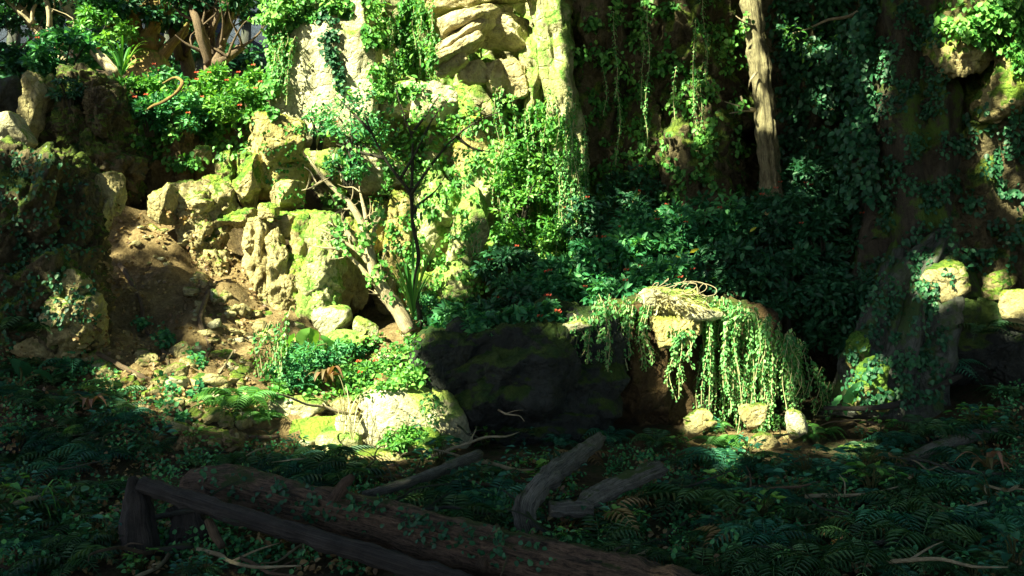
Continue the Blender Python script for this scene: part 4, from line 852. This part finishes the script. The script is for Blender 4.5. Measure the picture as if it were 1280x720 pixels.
# ------------------------------------------------------------------ background trees, upper left
def tree(name, label, stems, crowns, bark, leafm, Y, n=1400, size=.13, group='trees behind the upper left rocks', seg=10):
    b0 = P(stems[0][0][0], stems[0][0][1], Y); t = empty(name, b0); tag(t, label, 'tree', group)
    for k, q in enumerate(stems):
        mb = MB(); m = len(q); r0 = q[0][2]
        mb.tube([P(a[0], a[1], Y+.2*math.sin(k*3+i))-b0 for i, a in enumerate(q)], [a[2] for a in q], seg, .15, .2, k, 4); mb.build('trunk' if k == 0 else 'limb', M[bark], t)
    rt = random.Random(len(label)*7+int(Y*10))
    if Y < 20:
        for q in stems:
            for a in q[1:]:
                for _ in range(2):
                    p0 = P(a[0], a[1], Y)-b0; d = Vector((rt.uniform(-1, 1), rt.uniform(-.6, .4), rt.uniform(.3, 1.1))).normalized(); L = rt.uniform(.5, 1.1); pp = [p0]
                    for i in range(4): d = (d+Vector((rt.gauss(0, .25), rt.gauss(0, .2), rt.gauss(.05, .15)))).normalized(); pp.append(pp[-1]+d*L/4)
                    mb = MB(); r0 = a[2]*.4; mb.tube(pp, [r0, r0*.8, r0*.6, r0*.35, r0*.12], 6, .1, 0, 1, 3)
                    pp2 = [pp[2], pp[2]+Vector((rt.uniform(-.3, .3), rt.uniform(-.2, .2), .25)), pp[2]+Vector((rt.uniform(-.5, .5), rt.uniform(-.3, .3), .5))]
                    mb.tube(pp2, [r0*.4, r0*.25, r0*.08], 5, sub=3); mb.build('branch', M[bark], t)
    for k, (cx, cy, w, h, num) in enumerate(crowns):
        s = Y/F; c = P(cx, cy, Y)-b0; sidx[0] += 1
        pos, tip, nor, sz, var, cc = shrub_leaf_arrays(c, (w*s/2, w*s/2*.8, h*s/2), num, size, 22, seed=sidx[0], spread=.45)
        leaves('crown', M[leafm], pos, tip, nor, sz, .5, var, parent=t)
tree('leaning_tree', 'slender tree leaning left at the far left', [[(88,100,.12),(70,62,.11),(40,30,.10),(5,-10,.09)],[(60,50,.06),(62,20,.05),(55,-10,.04)]], [(20,10,90,50,900),(60,-15,90,40,900)], 'palebark', 'shade', 17)
tree('mossy_tree', 'tree with thick golden mossy base and forked stems', [[(192,118,.50),(186,82,.40),(177,56,.27),(172,40,.13),(165,20,.1),(160,-10,.09)],[(176,60,.14),(158,40,.11),(145,28,.08),(135,32,.05)],[(186,62,.16),(190,35,.13),(193,0,.11)],[(190,38,.09),(200,18,.07),(203,-10,.06)]], [(165,10,110,50,1300),(130,-5,90,50,900)], 'goldbark', 'shade', 16.5)
tree('dark_tree', 'dark double trunk tree with sun flecks between the mossy and many stemmed trees', [[(240,110,.15),(232,70,.14),(226,35,.13),(222,-10,.12)],[(226,75,.10),(216,40,.09),(212,-10,.08)]], [(225,15,90,60,1300)], 'bark', 'shade', 17.5)
tree('forked_tree', 'many stemmed tree left of the ivy corner', [[(264,105,.13),(262,70,.12),(261,35,.11),(262,-10,.10)],[(263,82,.09),(252,50,.08),(246,25,.07),(236,5,.06)],[(270,85,.10),(276,55,.09),(285,28,.08),(290,-10,.07)],[(262,45,.06),(272,22,.05),(283,-5,.04)],[(272,80,.10),(285,72,.08),(303,58,.07)]], [(285,-5,70,40,700),(240,-8,70,40,700)], 'bark', 'shade', 16)
tree('dark_tree', 'hazy tree showing between the leaning and mossy trees', [[(100,105,.2),(97,60,.18),(92,15,.17),(90,-10,.16)],[(97,40,.1),(80,5,.09),(72,-10,.08)]], [(95,5,120,60,1500),(135,55,80,50,900)], 'palebark', 'shade', 20)
tree('dark_tree', 'shadowy bushy tree low at the far left', [[(15,120,.1),(18,95,.09),(15,70,.07)]], [(25,85,90,50,2200),(0,110,60,40,900)], 'bark', 'shade', 15.5)
for k, (a, Y) in enumerate([(10,26),(55,28),(120,25),(150,30),(205,27),(250,26),(300,29)]):
    tree('distant_tree', ['faint distant tree at the far left', 'faint distant tree behind the leaning tree', 'faint distant tree behind the outcrop shrub', 'faint distant tree left of the mossy base', 'faint distant tree right of the mossy base', 'faint distant tree behind the many stemmed tree', 'faint distant tree beside the ivy corner'][k],
         [[(a, 95, .2), (a+8, 40, .17), (a+4, -10, .14)]], [(a, 72, 60, 34, 700), (a+10, 5, 70, 40, 500)], 'greybark', 'shade', Y, size=.2)

# ------------------------------------------------------------------ unseen canopy added overhead, its gaps shaped to cast the sun patches
SUN = Vector((-.60, -.62, .76)).normalized()
LIT = [[(296,-300),(692,-300),(704,40),(722,120),(742,200),(738,300),(700,322),(640,335),(600,352),(560,385),(540,412),(526,440),(532,478),(556,496),(548,540),(525,572),(470,584),(415,576),(375,556),(335,530),(318,505),(330,470),(350,430),(395,405),(375,395),(310,380),(300,330),(270,330),(240,345),(225,320),(190,305),(165,265),(185,235),(240,232),(285,190),(300,150)],
 [(160,95),(190,96),(230,85),(340,80),(340,170),(300,178),(225,165),(165,125)],
 [(238,338),(300,328),(352,392),(348,440),(310,445),(270,400)],
 [(95,425),(150,420),(180,460),(240,440),(290,455),(315,490),(300,535),(262,540),(205,500),(160,500)],
 [(-20,150),(28,145),(30,182),(-20,195)], [(60,345),(100,338),(108,372),(90,402),(66,398)],
 [(800,352),(892,352),(930,372),(972,408),(996,470),(1012,530),(985,548),(940,575),(905,560),(880,520),(872,440),(868,420),(820,440),(800,420),(742,415),(730,440),(700,430),(700,396),(745,385)],
 [(28,92),(52,92),(50,125),(38,160),(28,150)], [(60,84),(138,84),(138,96),(60,98)]]
DARK = [[(165,330),(240,318),(262,350),(250,380),(190,400)], [(385,200),(440,235),(420,262),(385,255)], [(480,330),(505,320),(508,380),(478,385)]]
SP = [(783,114,8,16),(865,107,11,22),(838,168,12,16),(838,195,9,12),(816,193,9,9),(873,158,9,16),(922,148,9,8),(944,55,16,48),(960,141,9,16),(940,5,14,14),(990,37,14,12),(1018,55,16,10),(1028,118,4,7),
 (996,218,11,10),(1020,228,15,7),(811,5,12,9),(852,7,9,8),(877,54,7,10),(716,250,13,36),(791,244,16,10),(832,268,6,10),(858,291,16,6),(862,317,16,7),(937,289,13,6),(808,311,18,9),(724,341,9,7),(744,355,14,8),
 (850,470,13,36),(872,527,17,12),(997,530,13,17),(920,575,12,12),(1058,564,26,7),(1082,488,20,26),(1100,465,8,12),(1180,348,28,22),(1250,355,13,16),(1270,385,16,24),(1195,48,16,26),(1215,70,12,12),(1240,40,24,34),(1270,92,14,26),
 (1243,190,13,24),(1275,150,6,10),(1096,115,6,42),(1275,250,7,16),(124,300,6,36),(135,243,10,14),(30,250,6,12),(228,190,8,20),(244,120,30,20),(45,45,20,20),(100,20,18,18),(145,78,16,16),(170,60,16,10),(220,55,10,18),(245,20,10,16),(283,35,12,20),(130,45,26,16),
 (60,192,34,6),(106,222,9,12),(26,245,8,18),(100,270,5,18),(180,300,16,10),(215,345,8,14),(265,345,10,8)]
SLOPE = [(140,300),(235,300),(270,350),(345,420),(330,520),(270,545),(150,520),(90,430),(130,380)]
def is_lit(px, py):
    j = 7*noise.noise(Vector((px/14, py/14, 1))); k = 7*noise.noise(Vector((px/14, py/14, 9))); x = px+j; y = py+k
    if inpoly(px, py, SLOPE):
        v = noise.noise(Vector((px/13, py/9, 4)))
        if v > .16: return True
        if v < -.22: return False
    for p in DARK:
        if inpoly(x, y, p): return False
    for p in LIT:
        if inpoly(x, y, p): return True
    for a, b, rx, ry in SP:
        if ((x-a)/rx)**2+((y-b)/ry)**2 < 1.7: return True
    return False
bvh_all = make_bvh([o for o in col.objects if o.type == 'MESH' and (o in solid or o.name.split('.')[0] in ('ivy', 'foliage')) and not (o.parent and o.parent.name.startswith('hanging'))])
pos = []; sz = []
rr = random.Random(77)
U1 = SUN.orthogonal().normalized(); U2 = SUN.cross(U1)
cell = .17
for layer in range(3):
    zc = 10.3+layer*.5
    for iy in range(-90, 150):
        for ix in range(-150, 110):
            x = (ix+rr.random())*cell; y = (iy+rr.random())*cell; z = zc+rr.uniform(-.3, .3)+.5*noise.noise(Vector((x*.3, y*.3, 0)))
            h = bvh_all.ray_cast(Vector((x, y, z)), -SUN)
            if h[0] is None: continue
            q = h[0]
            if q.y > 2:
                px, py = to_px(q)
                if -30 < px < 1310 and -290 < py < 740:
                    if is_lit(px, py): continue
                    rp = .17*F/q.y
                    if any(is_lit(px+a_*rp, py+b_*rp) for a_, b_ in ((1, 0), (-1, 0), (0, 1), (0, -1), (.7, .7), (-.7, .7), (.7, -.7), (-.7, -.7))):
                        for k in range(4):
                            v = Vector((x, y, z))+U1*rr.uniform(-.11, .11)+U2*rr.uniform(-.11, .11)
                            h2 = bvh_all.ray_cast(v, -SUN)
                            if h2[0] is not None and h2[0].y > 2 and is_lit(*to_px(h2[0])): continue
                            pos.append(v[:]); sz.append(.10)
                        continue
                elif not (-300 < px < 1580 and -600 < py < 1100): continue
            elif (ix+iy) % 3: continue
            if q.y > 24: continue
            pos.append((x, y, z)); sz.append(cell*1.6)
pos = np.array(pos); N = len(pos); g = np.random.default_rng(5)
nor = np.array(SUN)[None]+g.normal(0, .35, (N, 3)); tip = g.normal(0, 1, (N, 3)); tip -= (tip*nor).sum(1, keepdims=True)*nor/(nor**2).sum(1, keepdims=True)
tipn = nrm(tip); pos = pos-tipn*np.array(sz)[:, None]*.5
o = leaves('shade_canopy', M['shade'], pos, tip, nor, np.array(sz), .95); tag(o, 'unseen leaf layer added overhead, shaped to cast dappled shade', 'shade canopy', kind='stuff')
print('canopy leaves', N)
# unseen foliage layer added high above, so that little sky reaches the floor
g = np.random.default_rng(8); K = 26000
p = np.stack([g.uniform(-26, 22, K), g.uniform(-22, 14, K), g.uniform(12.5, 14.5, K)], 1)
keep = []
for v in p:
    h = bvh.ray_cast(Vector(v), -SUN); ok = True
    if h[0] is not None and h[0].y > 2:
        a, b = to_px(h[0])
        if -40 < a < 1320 and -320 < b < 760: ok = False
    keep.append(ok)
p = p[np.array(keep)]
o = leaves('shade_canopy', M['shade'], p, g.normal(0, 1, (len(p), 3)), g.normal(0, .4, (len(p), 3))+[0, 0, 1], g.uniform(.35, .7, len(p)), .8); tag(o, 'unseen upper leaf layer added to hold back sky light', 'shade canopy', kind='stuff')

# ------------------------------------------------------------------ light, sky, camera
w = bpy.data.worlds.new('World'); sc.world = w; w.use_nodes = True
n = w.node_tree.nodes; l = w.node_tree.links; bg = n['Background']
sky = n.new('ShaderNodeTexSky'); sky.sky_type = 'NISHITA'; sky.sun_disc = False
el = math.asin(SUN.z); az = math.atan2(SUN.x, SUN.y)
sky.sun_elevation = el; sky.sun_rotation = az
l.new(sky.outputs[0], bg.inputs[0]); bg.inputs[1].default_value = .037
sd = bpy.data.lights.new('sun', 'SUN'); sd.energy = 5; sd.angle = R(.55); sd.color = (1, .99, .64)
so = bpy.data.objects.new('sun', sd); col.objects.link(so); so.rotation_euler = SUN.to_track_quat('Z', 'Y').to_euler()
cd = bpy.data.cameras.new('camera'); cam = bpy.data.objects.new('camera', cd); col.objects.link(cam)
cam.location = CAM; cam.rotation_euler = (R(90), 0, 0); cd.sensor_width = 36; cd.lens = 36*F/1280; cd.clip_end = 1000; cd.clip_start = .05
cd.shift_y = (HZ-360)/1280
sc.camera = cam
sc.view_settings.view_transform = 'Standard'; sc.view_settings.look = 'None'; sc.view_settings.exposure = 2.55; sc.view_settings.gamma = 1
sc.render.resolution_x = 1024; sc.render.resolution_y = 576
cy = sc.cycles; cy.max_bounces = 7; cy.diffuse_bounces = 3; cy.glossy_bounces = 2; cy.transmission_bounces = 4; cy.use_denoising = True
cy.caustics_reflective = False; cy.caustics_refractive = False; cy.sample_clamp_indirect = 4
